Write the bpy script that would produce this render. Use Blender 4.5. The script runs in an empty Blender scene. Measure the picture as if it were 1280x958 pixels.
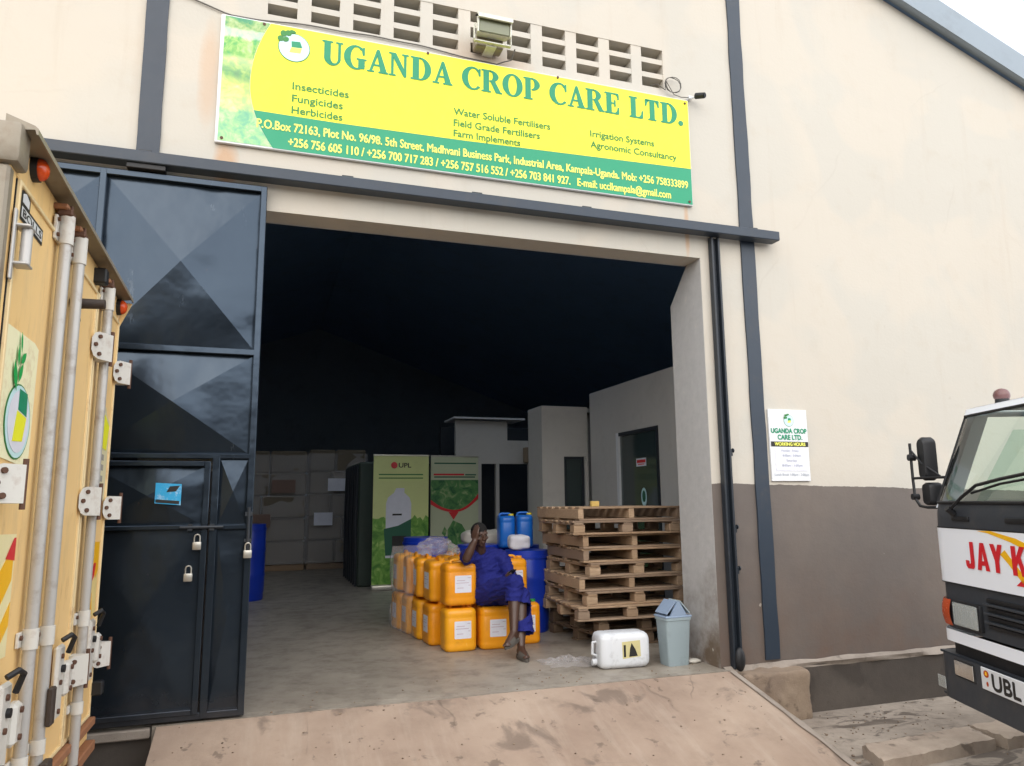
import bpy, bmesh, math, random
from mathutils import Vector, Matrix, noise as mnoise
R = math.radians
random.seed(7)
scene = bpy.context.scene
COL = scene.collection

# ------------------------------------------------------------------ camera
cam_d = bpy.data.cameras.new("camera")
cam = bpy.data.objects.new("camera", cam_d); COL.objects.link(cam)
cam_d.sensor_width = 36.0
cam_d.lens = 36.0 * 921.0 / 1280.0
cam_d.clip_start = 0.05; cam_d.clip_end = 500
CAM = Vector((0.0, -5.749, 1.45))
_p, _r, _y = R(9.07), R(0.55), R(18.7)
_f = Vector((math.sin(_y)*math.cos(_p), math.cos(_y)*math.cos(_p), math.sin(_p)))
_rt = Vector((math.cos(_y), -math.sin(_y), 0)); _u = _rt.cross(_f)
_r2 = math.cos(_r)*_rt - math.sin(_r)*_u
_u2 = math.sin(_r)*_rt + math.cos(_r)*_u
cam.matrix_world = Matrix(((_r2.x, _u2.x, -_f.x, CAM.x), (_r2.y, _u2.y, -_f.y, CAM.y), (_r2.z, _u2.z, -_f.z, CAM.z), (0, 0, 0, 1)))
scene.camera = cam

# ------------------------------------------------------------------ light
SUN_EL, SUN_AZ = R(36), R(196)          # azimuth clockwise from +Y: behind and left of the camera
world = bpy.data.worlds.new("World"); scene.world = world; world.use_nodes = True
nt = world.node_tree; nt.nodes.clear()
wo = nt.nodes.new("ShaderNodeOutputWorld"); bg = nt.nodes.new("ShaderNodeBackground")
sky = nt.nodes.new("ShaderNodeTexSky"); sky.sky_type = 'NISHITA'; sky.sun_disc = False
sky.sun_elevation = SUN_EL; sky.sun_rotation = SUN_AZ
sky.dust_density = 3.0; sky.air_density = 1.0; sky.ozone_density = 1.0
tc = nt.nodes.new("ShaderNodeTexCoord"); wn = nt.nodes.new("ShaderNodeTexNoise")
wn.inputs["Scale"].default_value = 1.6; wn.inputs["Detail"].default_value = 6
wr = nt.nodes.new("ShaderNodeValToRGB")
wr.color_ramp.elements[0].position = 0.30; wr.color_ramp.elements[0].color = (0.45,)*3 + (1,)
wr.color_ramp.elements[1].position = 0.62; wr.color_ramp.elements[1].color = (1,)*3 + (1,)
wm = nt.nodes.new("ShaderNodeMix"); wm.data_type = 'RGBA'
nt.links.new(tc.outputs["Generated"], wn.inputs["Vector"])
nt.links.new(wn.outputs["Fac"], wr.inputs["Fac"])
nt.links.new(wr.outputs["Color"], wm.inputs[0])
nt.links.new(sky.outputs["Color"], wm.inputs[6])
sz = nt.nodes.new("ShaderNodeSeparateXYZ"); nt.links.new(tc.outputs["Generated"], sz.inputs[0])
cr = nt.nodes.new("ShaderNodeValToRGB"); ce = cr.color_ramp.elements      # overcast: bright haze low down, greyer overhead
ce[0].position = 0.05; ce[0].color = (11.5, 11.6, 11.8, 1); ce[1].position = 0.75; ce[1].color = (7.2, 7.4, 7.8, 1)
nt.links.new(sz.outputs[2], cr.inputs[0]); nt.links.new(cr.outputs["Color"], wm.inputs[7])
nt.links.new(wm.outputs[2], bg.inputs["Color"])
bg.inputs["Strength"].default_value = 0.12
nt.links.new(bg.outputs["Background"], wo.inputs["Surface"])

sun_d = bpy.data.lights.new("sun", 'SUN'); sun = bpy.data.objects.new("sun", sun_d); COL.objects.link(sun)
sun_d.energy = 1.2; sun_d.angle = R(120); sun_d.color = (1.0, 0.97, 0.93)
_sd = Vector((math.sin(SUN_AZ)*math.cos(SUN_EL), math.cos(SUN_AZ)*math.cos(SUN_EL), math.sin(SUN_EL)))
sun.rotation_euler = _sd.to_track_quat('Z', 'Y').to_euler(); sun.location = (0, -10, 12)

scene.view_settings.view_transform = 'Standard'; scene.view_settings.look = 'None'
scene.view_settings.gamma = 1.0; scene.view_settings.exposure = 1.03
scene.render.engine = 'CYCLES'
scene.cycles.use_denoising = True
scene.cycles.max_bounces = 10; scene.cycles.diffuse_bounces = 6

# ------------------------------------------------------------------ materials
def lin(h):
    h = h.lstrip('#'); c = [int(h[i:i+2], 16)/255 for i in (0, 2, 4)]
    return tuple(x/12.92 if x <= .04045 else ((x+.055)/1.055)**2.4 for x in c)
def mul(c, k): return tuple(x*k for x in c)

class NT:
    def __init__(s, name):
        s.m = bpy.data.materials.new(name); s.m.use_nodes = True; s.t = s.m.node_tree
        s.b = s.t.nodes["Principled BSDF"]; s.out = s.t.nodes["Material Output"]
        s.co = s.n("ShaderNodeTexCoord").outputs["Object"]
    def n(s, k): return s.t.nodes.new(k)
    def l(s, a, b): s.t.links.new(a, b)
    def noise(s, scale, detail=5, rough=.6, vec=None, stretch=None, dist=0):
        v = vec or s.co
        if stretch:
            mp = s.n("ShaderNodeMapping"); mp.inputs["Scale"].default_value = stretch; s.l(v, mp.inputs["Vector"]); v = mp.outputs[0]
        x = s.n("ShaderNodeTexNoise"); x.inputs["Scale"].default_value = scale; x.inputs["Detail"].default_value = detail
        x.inputs["Roughness"].default_value = rough; x.inputs["Distortion"].default_value = dist
        s.l(v, x.inputs["Vector"]); return x.outputs["Fac"]
    def ramp(s, f, a, b, ca=(0, 0, 0), cb=(1, 1, 1)):
        r = s.n("ShaderNodeValToRGB"); e = r.color_ramp.elements
        e[0].position = a; e[1].position = b; e[0].color = (*ca, 1); e[1].color = (*cb, 1)
        s.l(f, r.inputs[0]); return r.outputs[0]
    def mix(s, f, a, b, mode='MIX'):
        m = s.n("ShaderNodeMix"); m.data_type = 'RGBA'; m.blend_type = mode
        for v, i in ((f, 0), (a, 6), (b, 7)):
            if isinstance(v, (int, float)): m.inputs[i].default_value = v
            elif isinstance(v, tuple): m.inputs[i].default_value = (*v, 1)
            else: s.l(v, m.inputs[i])
        return m.outputs[2]
    def math(s, op, a, b=0.0):
        m = s.n("ShaderNodeMath"); m.operation = op
        for v, i in ((a, 0), (b, 1)):
            if isinstance(v, (int, float)): m.inputs[i].default_value = v
            else: s.l(v, m.inputs[i])
        return m.outputs[0]
    def xyz(s, vec=None):
        x = s.n("ShaderNodeSeparateXYZ"); s.l(vec or s.co, x.inputs[0]); return x.outputs
    def world(s):
        return s.n("ShaderNodeNewGeometry").outputs["Position"]
    def done(s, col, rough=.6, metal=0, bump=None, bstr=.2, bdist=.01, coat=0, spec=.5):
        if isinstance(col, tuple): s.b.inputs["Base Color"].default_value = (*col, 1)
        else: s.l(col, s.b.inputs["Base Color"])
        if isinstance(rough, (int, float)): s.b.inputs["Roughness"].default_value = rough
        else: s.l(rough, s.b.inputs["Roughness"])
        s.b.inputs["Metallic"].default_value = metal
        s.b.inputs["Coat Weight"].default_value = coat; s.b.inputs["Coat Roughness"].default_value = .12
        s.b.inputs["Specular IOR Level"].default_value = spec
        if bump is not None:
            b = s.n("ShaderNodeBump"); b.inputs["Strength"].default_value = bstr; b.inputs["Distance"].default_value = bdist
            s.l(bump, b.inputs["Height"]); s.l(b.outputs[0], s.b.inputs["Normal"])
        return s.m

def worn(name, c, rough=.5, dirt=(.09, .075, .06), amt=.25, scale=6, metal=0, bstr=.15, bdist=.004, coat=0, spec=.5, var=.12):
    t = NT(name)
    big = t.noise(scale*.35, 4); fine = t.noise(scale*5, 5)
    base = t.mix(big, mul(c, 1-var), tuple(min(1, x*(1+var)) for x in c))
    d = t.ramp(t.math('ADD', t.math('MULTIPLY', t.noise(scale, 6, .7), .7), t.math('MULTIPLY', fine, .3)), .52, .72)
    col = t.mix(t.math('MULTIPLY', d, amt), base, dirt)
    rr = t.math('ADD', t.math('MULTIPLY', fine, .2), rough-.1)
    return t.done(col, rr, metal, fine, bstr, bdist, coat, spec)

M = {}
# facade paint: cream above, grey-brown dado below, dust, rain streaks and peeling
def facade_mat():
    t = NT("facade_paint"); w = t.world(); x, y, z = t.xyz(w)
    n1 = t.noise(.5, 4, vec=w); n2 = t.noise(3.2, 6, .65, vec=w); n3 = t.noise(40, 4, vec=w)
    cream = t.mix(n1, lin('#b7b2a7'), lin('#bfbbb1'))
    cream = t.mix(t.math('MULTIPLY', t.ramp(n2, .55, .75), .20), cream, lin('#a8977f'))
    pt = t.ramp(t.noise(.9, 3, .5, vec=w, dist=.6), .48, .56); cream = t.mix(t.math('MULTIPLY', pt, .28), cream, lin('#cbbfae'))
    sm = t.ramp(t.noise(14, 3, .6, vec=w), .70, .76); cream = t.mix(t.math('MULTIPLY', sm, .25), cream, lin('#9a8c78'))
    st = t.ramp(t.noise(1.0, 5, .7, vec=w, stretch=(5.5, 5.5, .35)), .56, .80)
    cream = t.mix(t.math('MULTIPLY', st, .20), cream, lin('#a08a70'))
    # rust and run-off below the sign's ends
    for cx, cz, wd, ht, k in ((-.36, 4.02, .10, .22, .55), (3.70, 3.95, .03, .30, .5), (1.75, 5.2, .5, .28, .25), (-.52, 4.75, .08, .5, .3)):
        dx = t.math('DIVIDE', t.math('SUBTRACT', x, cx), wd); dz = t.math('DIVIDE', t.math('SUBTRACT', z, cz), ht)
        d = t.math('ADD', t.math('MULTIPLY', dx, dx), t.math('MULTIPLY', dz, dz))
        d = t.math('SUBTRACT', t.math('ADD', 1.15, t.math('MULTIPLY', t.math('SUBTRACT', n2, .5), 1.4)), d)
        cream = t.mix(t.math('MULTIPLY', t.ramp(d, 0, 1), k), cream, lin('#c08a52'))
    dado = t.mix(n2, lin('#5c544f'), lin('#6a625c'))
    up = t.ramp(t.math('SUBTRACT', 1.0, z), -.4, 1.3)     # splashed mud rising from the plinth
    dado = t.mix(t.math('MULTIPLY', t.math('MULTIPLY', up, t.ramp(t.noise(2.3, 6, .7, vec=w), .35, .7)), .55), dado, lin('#6e5240'))
    chips = t.ramp(t.noise(9, 3, .5, vec=w), .745, .76)
    dado = t.mix(t.math('MULTIPLY', chips, .8), dado, lin('#b5aca0'))
    edge = t.math('ADD', z, t.math('MULTIPLY', t.math('SUBTRACT', t.noise(4, 5, .7, vec=w), .5), .05))
    edge = t.math('ADD', edge, t.math('MULTIPLY', x, .022))
    f = t.ramp(edge, .0, 1.0)
    th = t.math('LESS_THAN', edge, 1.672)
    col = t.mix(th, cream, dado)
    v = t.n("ShaderNodeTexVoronoi"); v.feature = 'DISTANCE_TO_EDGE'; v.inputs["Scale"].default_value = .42
    wv = t.n("ShaderNodeMix"); wv.data_type = 'RGBA'; wv.inputs[0].default_value = .13; t.l(w, wv.inputs[6]); nz = t.n("ShaderNodeTexNoise"); nz.inputs["Scale"].default_value = 2.4; nz.inputs["Detail"].default_value = 5; t.l(w, nz.inputs["Vector"]); t.l(nz.outputs["Color"], wv.inputs[7]); t.l(wv.outputs[2], v.inputs["Vector"])
    crack = t.math('MULTIPLY', t.ramp(v.outputs["Distance"], .0008, .003, (1, 1, 1), (0, 0, 0)), t.ramp(t.noise(.8, 3, vec=w), .52, .60))
    col = t.mix(t.math('MULTIPLY', crack, .10), col, lin('#8d8070'))
    fade = t.ramp(t.noise(1.3, 6, .7, vec=w, stretch=(1, 1, .6)), .42, .72)
    col = t.mix(t.math('MULTIPLY', t.math('MULTIPLY', th, fade), .35), col, lin('#7d7064'))
    trow = t.noise(2.2, 4, .6, vec=w, stretch=(1, 1, 2.2), dist=.8)
    bumpv = t.math('ADD', t.math('MULTIPLY', n2, .8), t.math('MULTIPLY', n3, .25)); bumpv = t.math('ADD', bumpv, t.math('MULTIPLY', trow, .45))
    return t.done(col, t.math('SUBTRACT', .78, t.math('MULTIPLY', th, .22)), 0, bumpv, .22, .02)
M['facade'] = facade_mat()
def reveal_mat():
    t = NT("reveal_paint"); w = t.world(); x, y, z = t.xyz(w)
    n = t.noise(3, 6, .65, vec=w); n2 = t.noise(12, 5, .7, vec=w)
    pale = t.mix(n, lin('#d9dfe6'), lin('#e6ebf0'))
    low = t.mix(n2, lin('#a5a4a2'), lin('#c3c1be'))
    lo2 = t.mix(t.ramp(t.noise(2.2, 5, vec=w), .4, .62), low, lin('#68594a'))
    e = t.math('ADD', z, t.math('MULTIPLY', t.math('SUBTRACT', n, .5), 1.0))
    col = t.mix(t.ramp(e, 1.50, 1.62), low, pale)
    col = t.mix(t.ramp(e, .2, .85), lo2, col)
    col = t.mix(t.math('MULTIPLY', t.ramp(n2, .66, .70), .7), col, lin('#c9c2b5'))
    return t.done(col, .75, 0, n2, .3, .01)
M['reveal'] = reveal_mat()
M['slate'] = worn("slate_blue_paint", lin('#2e3844'), .40, amt=.25, scale=4, spec=.4)
M['slate_dark'] = worn("dark_steel_paint", lin('#20272f'), .42, amt=.25, scale=5)
def gate_mat():
    t = NT("gate_enamel"); w = t.world(); x, y, z = t.xyz(w)
    n = t.noise(2.5, 5, vec=w); f = t.noise(30, 4, vec=w)
    col = t.mix(n, lin('#2f3843'), lin('#3a4550'))
    dn = t.math('ADD', z, t.math('MULTIPLY', t.noise(6, 5, vec=w), .35))
    dust = t.math('MULTIPLY', t.ramp(dn, .10, .38, (1, 1, 1), (0, 0, 0)), .35)
    col = t.mix(dust, col, lin('#6b6056'))
    sc = t.ramp(t.noise(3.5, 6, .75, vec=w, stretch=(1, 1, .25)), .64, .70); col = t.mix(t.math('MULTIPLY', sc, .35), col, lin('#6f7780'))
    ru = t.ramp(t.noise(16, 5, .7, vec=w), .70, .74); col = t.mix(t.math('MULTIPLY', ru, .55), col, lin('#6b4a35'))
    rough = t.math('ADD', t.math('ADD', .17, t.math('MULTIPLY', n, .14)), t.math('MULTIPLY', t.math('ADD', sc, ru), .22))
    rough = t.math('ADD', rough, t.math('MULTIPLY', dust, .5))
    wav = t.math('ADD', t.noise(1.6, 2, vec=w), t.math('MULTIPLY', t.noise(6, 2, vec=w), .2))
    return t.done(col, rough, .78, wav, .42, .045, 0, .5)
M['gate'] = gate_mat()
def concrete(name, a, b, stain, sc=1.0, amt=.6, rough=.85, bstr=.35, wet=None, lo=.58, hi=.66):
    t = NT(name); w = t.world()
    n1 = t.noise(.9*sc, 6, .65, vec=w); n2 = t.noise(5*sc, 6, .7, vec=w); n3 = t.noise(60*sc, 3, vec=w)
    col = t.mix(t.ramp(n1, .35, .68), a, b)
    col = t.mix(t.math('MULTIPLY', t.ramp(n2, .45, .75), .35), col, mul(a, .72))
    s = t.ramp(t.noise(2.6*sc, 4, .55, vec=w, dist=.4), lo, hi)
    col = t.mix(t.math('MULTIPLY', s, amt), col, stain)
    spk = t.ramp(t.noise(22*sc, 2, vec=w), .70, .74)
    col = t.mix(t.math('MULTIPLY', spk, .35), col, stain)
    r = t.math('SUBTRACT', rough, t.math('MULTIPLY', s, .25))
    return t.done(col, r, 0, t.math('ADD', t.math('MULTIPLY', n2, .6), t.math('MULTIPLY', n3, .3)), bstr, .012)
def ramp_mat():
    t = NT("ramp_concrete"); w = t.world()
    n1 = t.noise(.8, 6, .65, vec=w); n2 = t.noise(4, 7, .7, vec=w); n3 = t.noise(70, 3, vec=w)
    col = t.mix(t.ramp(n1, .35, .68), lin('#8f7a6a'), lin('#a99583'))
    col = t.mix(t.math('MULTIPLY', t.ramp(n2, .48, .72), .4), col, lin('#7d6b5c'))
    run = t.ramp(t.noise(1.2, 5, .7, vec=w, stretch=(4.5, .5, 1)), .52, .75)          # wash marks running down the slope
    col = t.mix(t.math('MULTIPLY', run, .30), col, lin('#c0b2a2'))
    s = t.ramp(t.noise(2.4, 5, .6, vec=w, dist=.5), .585, .66); s2 = t.ramp(t.noise(7, 4, .6, vec=w, dist=.3), .62, .69)
    col = t.mix(t.math('MULTIPLY', s, .55), col, lin('#5f5248')); col = t.mix(t.math('MULTIPLY', s2, .55), col, lin('#54483f'))
    spk = t.ramp(n3, .68, .75); col = t.mix(t.math('MULTIPLY', spk, .3), col, lin('#5a4d42'))
    v = t.n("ShaderNodeTexVoronoi"); v.feature = 'DISTANCE_TO_EDGE'; v.inputs["Scale"].default_value = .55
    wv = t.n("ShaderNodeMix"); wv.data_type = 'RGBA'; wv.inputs[0].default_value = .10; t.l(w, wv.inputs[6]); nz = t.n("ShaderNodeTexNoise"); nz.inputs["Scale"].default_value = 3; t.l(w, nz.inputs["Vector"]); t.l(nz.outputs["Color"], wv.inputs[7]); t.l(wv.outputs[2], v.inputs["Vector"])
    crack = t.math('MULTIPLY', t.ramp(v.outputs["Distance"], .0015, .004, (1, 1, 1), (0, 0, 0)), t.ramp(t.noise(1.1, 3, vec=w), .5, .6))
    col = t.mix(t.math('MULTIPLY', crack, .35), col, lin('#463b33'))
    h = t.math('ADD', t.math('MULTIPLY', n2, .6), t.math('MULTIPLY', n3, .3)); h = t.math('SUBTRACT', h, t.math('MULTIPLY', crack, .5))
    return t.done(col, t.math('SUBTRACT', .88, t.math('MULTIPLY', s, .2)), 0, h, .4, .012)
M['ramp'] = ramp_mat()
def yard_mat():
    t = NT("yard_concrete"); w = t.world()
    n1 = t.noise(.9, 6, .65, vec=w); n2 = t.noise(6, 7, .72, vec=w); n3 = t.noise(55, 3, vec=w)
    col = t.mix(t.ramp(n1, .35, .68), lin('#857a6e'), lin('#a5998b'))
    col = t.mix(t.math('MULTIPLY', t.ramp(n2, .45, .7), .5), col, lin('#6a5f54'))
    wet = t.ramp(t.noise(3.2, 8, .68, vec=w, stretch=(.6, 1.5, 1), dist=1.3), .535, .575)
    zone = t.ramp(t.noise(.9, 3, vec=w), .38, .55)
    col = t.mix(t.math('MULTIPLY', t.math('MULTIPLY', wet, zone), .75), col, lin('#4a4038'))
    fine = t.ramp(t.noise(18, 6, .75, vec=w), .60, .68); col = t.mix(t.math('MULTIPLY', fine, .4), col, lin('#5a5047'))
    col = t.mix(t.math('MULTIPLY', t.ramp(n3, .66, .74), .4), col, lin('#564c43'))
    h = t.math('ADD', t.math('MULTIPLY', n2, .6), t.math('MULTIPLY', n3, .35))
    return t.done(col, t.math('SUBTRACT', .88, t.math('MULTIPLY', wet, .3)), 0, h, .45, .012)
M['yard'] = yard_mat()
M['plinth'] = concrete("plinth_render", lin('#48413b'), lin('#595149'), lin('#332c27'), 1.2, .6, .85, .4)
M['ledge'] = concrete("ledge_cement", lin('#8a7f74'), lin('#a3988c'), lin('#5b5046'), 2, .6, .88, .5)
M['rubble'] = concrete("broken_cement", lin('#7d6c5d'), lin('#95836f'), lin('#4f4036'), 2.5, .7, .92, .9)
M['slab'] = concrete("kerb_concrete", lin('#9a8a7b'), lin('#b3a392'), lin('#64564a'), 2.2, .7, .9, .6)
def floor_mat():
    t = NT("hall_floor"); w = t.world()
    n1 = t.noise(.7, 6, .7, vec=w, stretch=(1, .6, 1)); n2 = t.noise(4, 7, .7, vec=w); n3 = t.noise(1.6, 5, .6, vec=w, dist=.6)
    col = t.mix(t.ramp(n1, .35, .65), lin('#857c70'), lin('#a89f92'))
    col = t.mix(t.math('MULTIPLY', t.ramp(n2, .48, .7), .5), col, lin('#4f473d'))
    col = t.mix(t.math('MULTIPLY', t.ramp(n3, .60, .66), .5), col, lin('#aaa194'))
    r = t.math('ADD', .22, t.math('MULTIPLY', n2, .5))
    return t.done(col, r, 0, n2, .2, .01)
M['floor'] = floor_mat()
M['office'] = worn("office_paint", lin('#bdbab4'), .8, amt=.15, scale=2)
M['hall'] = worn("hall_paint", lin('#8b95a0'), .9, amt=.3, scale=1.5)
M['roofin'] = worn("roof_sheet", lin('#7f9dc0'), .5, amt=.3, scale=2)
M['roof'] = worn("roof_trim_paint", lin('#85919b'), .5, amt=.25, scale=2)
M['black'] = worn("black_rubber", lin('#16171a'), .55, amt=.2, scale=8)
M['dark'] = worn("dark_interior", lin('#0c1118'), .6, amt=0)
M['white'] = worn("white_paint", lin('#d9dbdd'), .4, amt=.12, scale=6)
M['paper'] = worn("white_paper", lin('#d8d9e2'), .7, amt=.06, scale=20)
M['truckcream'] = None
def cream_truck():
    t = NT("cream_truck_paint"); w = t.world()
    n = t.noise(1.4, 5, vec=w); n2 = t.noise(7, 6, .7, vec=w)
    col = t.mix(n, lin('#efc57e'), lin('#f2d095'))
    rust = t.ramp(t.noise(5, 6, .75, vec=w, stretch=(1, 1, .35)), .57, .70)
    col = t.mix(t.math('MULTIPLY', rust, .5), col, lin('#a9743f'))
    gr = t.ramp(t.noise(2.6, 6, .7, vec=w, stretch=(1, 1, .22)), .53, .74)
    col = t.mix(t.math('MULTIPLY', gr, .5), col, lin('#9d917b'))
    return t.done(col, .45, 0, n2, .15, .006)
M['truckcream'] = cream_truck()
M['rust'] = worn("rusty_rim", lin('#9a6a4a'), .7, dirt=lin('#6a4530'), amt=.6, scale=9)
M['trim'] = worn("cream_door_trim", lin('#e6cf9f'), .5, dirt=lin('#a06a3c'), amt=.8, scale=4)
M['rod'] = worn("dirty_galvanised_rod", lin('#b9b7b3'), .42, dirt=lin('#75583f'), amt=.6, scale=5, metal=.25)
M['plate'] = worn("white_hinge_paint", lin('#cfccc4'), .5, dirt=lin('#8a5f40'), amt=.45, scale=9)
M['bolt'] = worn("rusty_bolt", lin('#5a3c2c'), .7, amt=.3, scale=20)
M['hood'] = worn("dull_aluminium_trim", lin('#8d8474'), .5, dirt=lin('#6d5238'), amt=.5, scale=5, metal=.2)
M['grip'] = worn("dark_brown_rubber", lin('#3d332d'), .6, amt=.2)
def plastic(name, c, rough=.35, amt=.1, sss=0): return worn(name, c, rough, amt=amt, scale=7, bstr=.08, spec=.5, var=.06)
M['orange'] = plastic("orange_lens", lin('#d9501c'), .2)
M['amber'] = plastic("amber_lens", lin('#b5481f'), .25)
def can_mat():
    t = NT("yellow_jerrycan_plastic"); oi = t.n("ShaderNodeObjectInfo").outputs["Random"]; w = t.world()
    col = t.mix(oi, lin('#e8930f'), lin('#f0ab22'))
    d = t.ramp(t.noise(5, 6, .72, vec=w), .52, .72); col = t.mix(t.math('MULTIPLY', d, .22), col, lin('#8a5a1c'))
    s = t.ramp(t.noise(22, 4, .7, vec=w, stretch=(1, 1, .4)), .66, .72); col = t.mix(t.math('MULTIPLY', s, .35), col, lin('#f2cf7d'))
    return t.done(col, t.math('ADD', .32, t.math('MULTIPLY', d, .25)), 0, t.noise(40, 3, vec=w), .08, .004)
M['can'] = can_mat()
M['canw'] = plastic("white_jerrycan_plastic", lin('#d5d8db'), .4, .38)
M['green'] = plastic("green_cap", lin('#1f8a3a'), .4)
M['drum'] = plastic("blue_drum_plastic", lin('#1236ac'), .35, .1)
M['blue2'] = plastic("bright_blue_plastic", lin('#1668c4'), .35, .08)
M['capy'] = plastic("yellow_cap", lin('#d8c828'), .4)
M['bin'] = plastic("grey_bin_plastic", lin('#94a3a8'), .45, .2)
M['binlid'] = plastic("grey_bin_lid_plastic", lin('#8b9db4'), .4, .15)
def wood():
    t = NT("pallet_wood")
    oi = t.n("ShaderNodeObjectInfo").outputs["Random"]
    n = t.noise(3, 6, .65, stretch=(1, 1, 6)); g = t.noise(9, 6, .7, stretch=(1, 14, 14)); n2 = t.noise(2.2, 4)
    a = t.mix(oi, lin('#a48a6e'), lin('#c6ac8e'))
    col = t.mix(t.ramp(g, .3, .75), a, lin('#8a6e54'))
    col = t.mix(t.math('MULTIPLY', t.ramp(n2, .5, .72), .45), col, lin('#6a5544'))
    o2 = t.math('FRACT', t.math('MULTIPLY', oi, 7.31)); col = t.mix(t.math('MULTIPLY', t.ramp(o2, .62, .95), .5), col, lin('#6f625a'))
    return t.done(col, .8, 0, g, .35, .006)
M['wood'] = wood()
M['wooddampshade'] = worn("damp_shaded_pallet_wood", lin('#6d5a47'), .85, dirt=lin('#43362b'), amt=.6, scale=7, bstr=.3)  # lowest pallets: damp wood, with their shade also painted into the colour
M['woodpale'] = worn("fresh_offcut_wood", lin('#d3b264'), .75, amt=.1)
M['metal'] = worn("padlock_steel", lin('#b9b6ad'), .35, amt=.25, scale=30, metal=.7)
M['yellow'] = worn("sign_yellow", lin('#eded2b'), .45, dirt=lin('#b7b04a'), amt=.25, scale=3, var=.03)
M['sgreen'] = worn("sign_green", lin('#058f66'), .45, dirt=lin('#3c8f6a'), amt=.15, scale=3, var=.04)
M['lgreen'] = worn("lettering_green", lin('#078860'), .5, amt=.05, var=.03)
M['lgreen2'] = worn("small_lettering_green", lin('#2c7d35'), .5, amt=.1)
M['lyellow'] = worn("lettering_yellow", lin('#eff06a'), .5, amt=.05)
M['black_ink'] = worn("black_ink", lin('#22201e'), .6, amt=.05)
M['leafgreen'] = worn("leaf_green_vinyl", lin('#14a04a'), .5, amt=.15)
M['grey_ink'] = worn("grey_ink", lin('#8a93a2'), .7, amt=.05)
M['red'] = worn("red_vinyl", lin('#d2212a'), .4, amt=.08)
M['yvinyl'] = worn("yellow_vinyl", lin('#f7b90c'), .4, amt=.1)
M['cyan'] = worn("pale_cyan_print", lin('#c3e2e4'), .5, amt=.05)
M['glass_dark'] = None
def glass(name, c, rough=.05, alpha=.3):
    t = NT(name); t.b.inputs["Alpha"].default_value = alpha
    return t.done(c, rough, 0, spec=.8)
def screen_mat(name, tint):
    t = NT(name); tr = t.n("ShaderNodeBsdfTransparent"); tr.inputs[0].default_value = (*tint, 1)
    gl = t.n("ShaderNodeBsdfGlossy"); gl.inputs["Roughness"].default_value = .02
    fr = t.n("ShaderNodeFresnel"); fr.inputs["IOR"].default_value = 1.55
    mx = t.n("ShaderNodeMixShader"); t.l(fr.outputs[0], mx.inputs[0]); t.l(tr.outputs[0], mx.inputs[1]); t.l(gl.outputs[0], mx.inputs[2]); t.l(mx.outputs[0], t.out.inputs[0])
    return t.m
M['windscreen'] = screen_mat("windscreen_glass", (.74, .86, .80))
M['lampglass'] = glass("lamp_glass", (.55, .58, .56), .08, .38)
M['film'] = glass("clear_film", (.75, .72, .72), .3, .24)
M['doorglass'] = glass("door_glass", (.03, .05, .05), .08, .85)
M['chrome'] = worn("reflector_chrome", (.8, .8, .78), .15, amt=0, metal=.9)
M['truckwhite'] = worn("white_truck_paint", lin('#eceff5'), .5, dirt=lin('#c9c4bc'), amt=.0, scale=1.5, coat=.0, bstr=.0, var=.02, spec=.3)
M['truckgrey'] = worn("charcoal_bumper_plastic", lin('#34383e'), .5, dirt=lin('#6e655b'), amt=.3, scale=4)
M['tyre'] = worn("tyre_rubber", lin('#1a1a1b'), .85, amt=.3)
M['skin'] = worn("dark_skin", lin('#4b352a'), .38, amt=.05, scale=12)
M['eye'] = worn("eye_white", lin('#5e5148'), .3, amt=0)
M['hair'] = worn("black_cropped_hair", lin('#0d0b0a'), .9, amt=0)
M['cloth'] = worn("royal_blue_overall_cloth", lin('#0d176c'), .85, dirt=lin('#0a1048'), amt=.5, scale=9, bstr=.5, bdist=.01)
M['sandal'] = worn("grey_brown_sandal", lin('#55504a'), .8, amt=.3)
M['sack'] = worn("white_woven_sack", lin('#bdb9ae'), .85, amt=.2, scale=6, bstr=.4)
M['carton'] = worn("brown_carton", lin('#8c7b66'), .85, amt=.25, scale=4)
M['tarp'] = worn("beige_wrapped_goods", lin('#6d6353'), .8, amt=.3, scale=3)
M['pinkprint'] = worn("faded_red_print", lin('#7d655a'), .8, amt=.3)
M['floodglass'] = worn("flood_glass", lin('#7c8067'), .2, amt=.15)
M['floodwhite'] = worn("flood_housing", lin('#d3d3c6'), .5, amt=.25, scale=8)
M['cable'] = worn("grey_cable", lin('#5d5a55'), .7, amt=.1)
M['dirtstuff'] = worn("spilled_polythene", lin('#aaa59c'), .45, amt=.3, scale=5)
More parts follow.
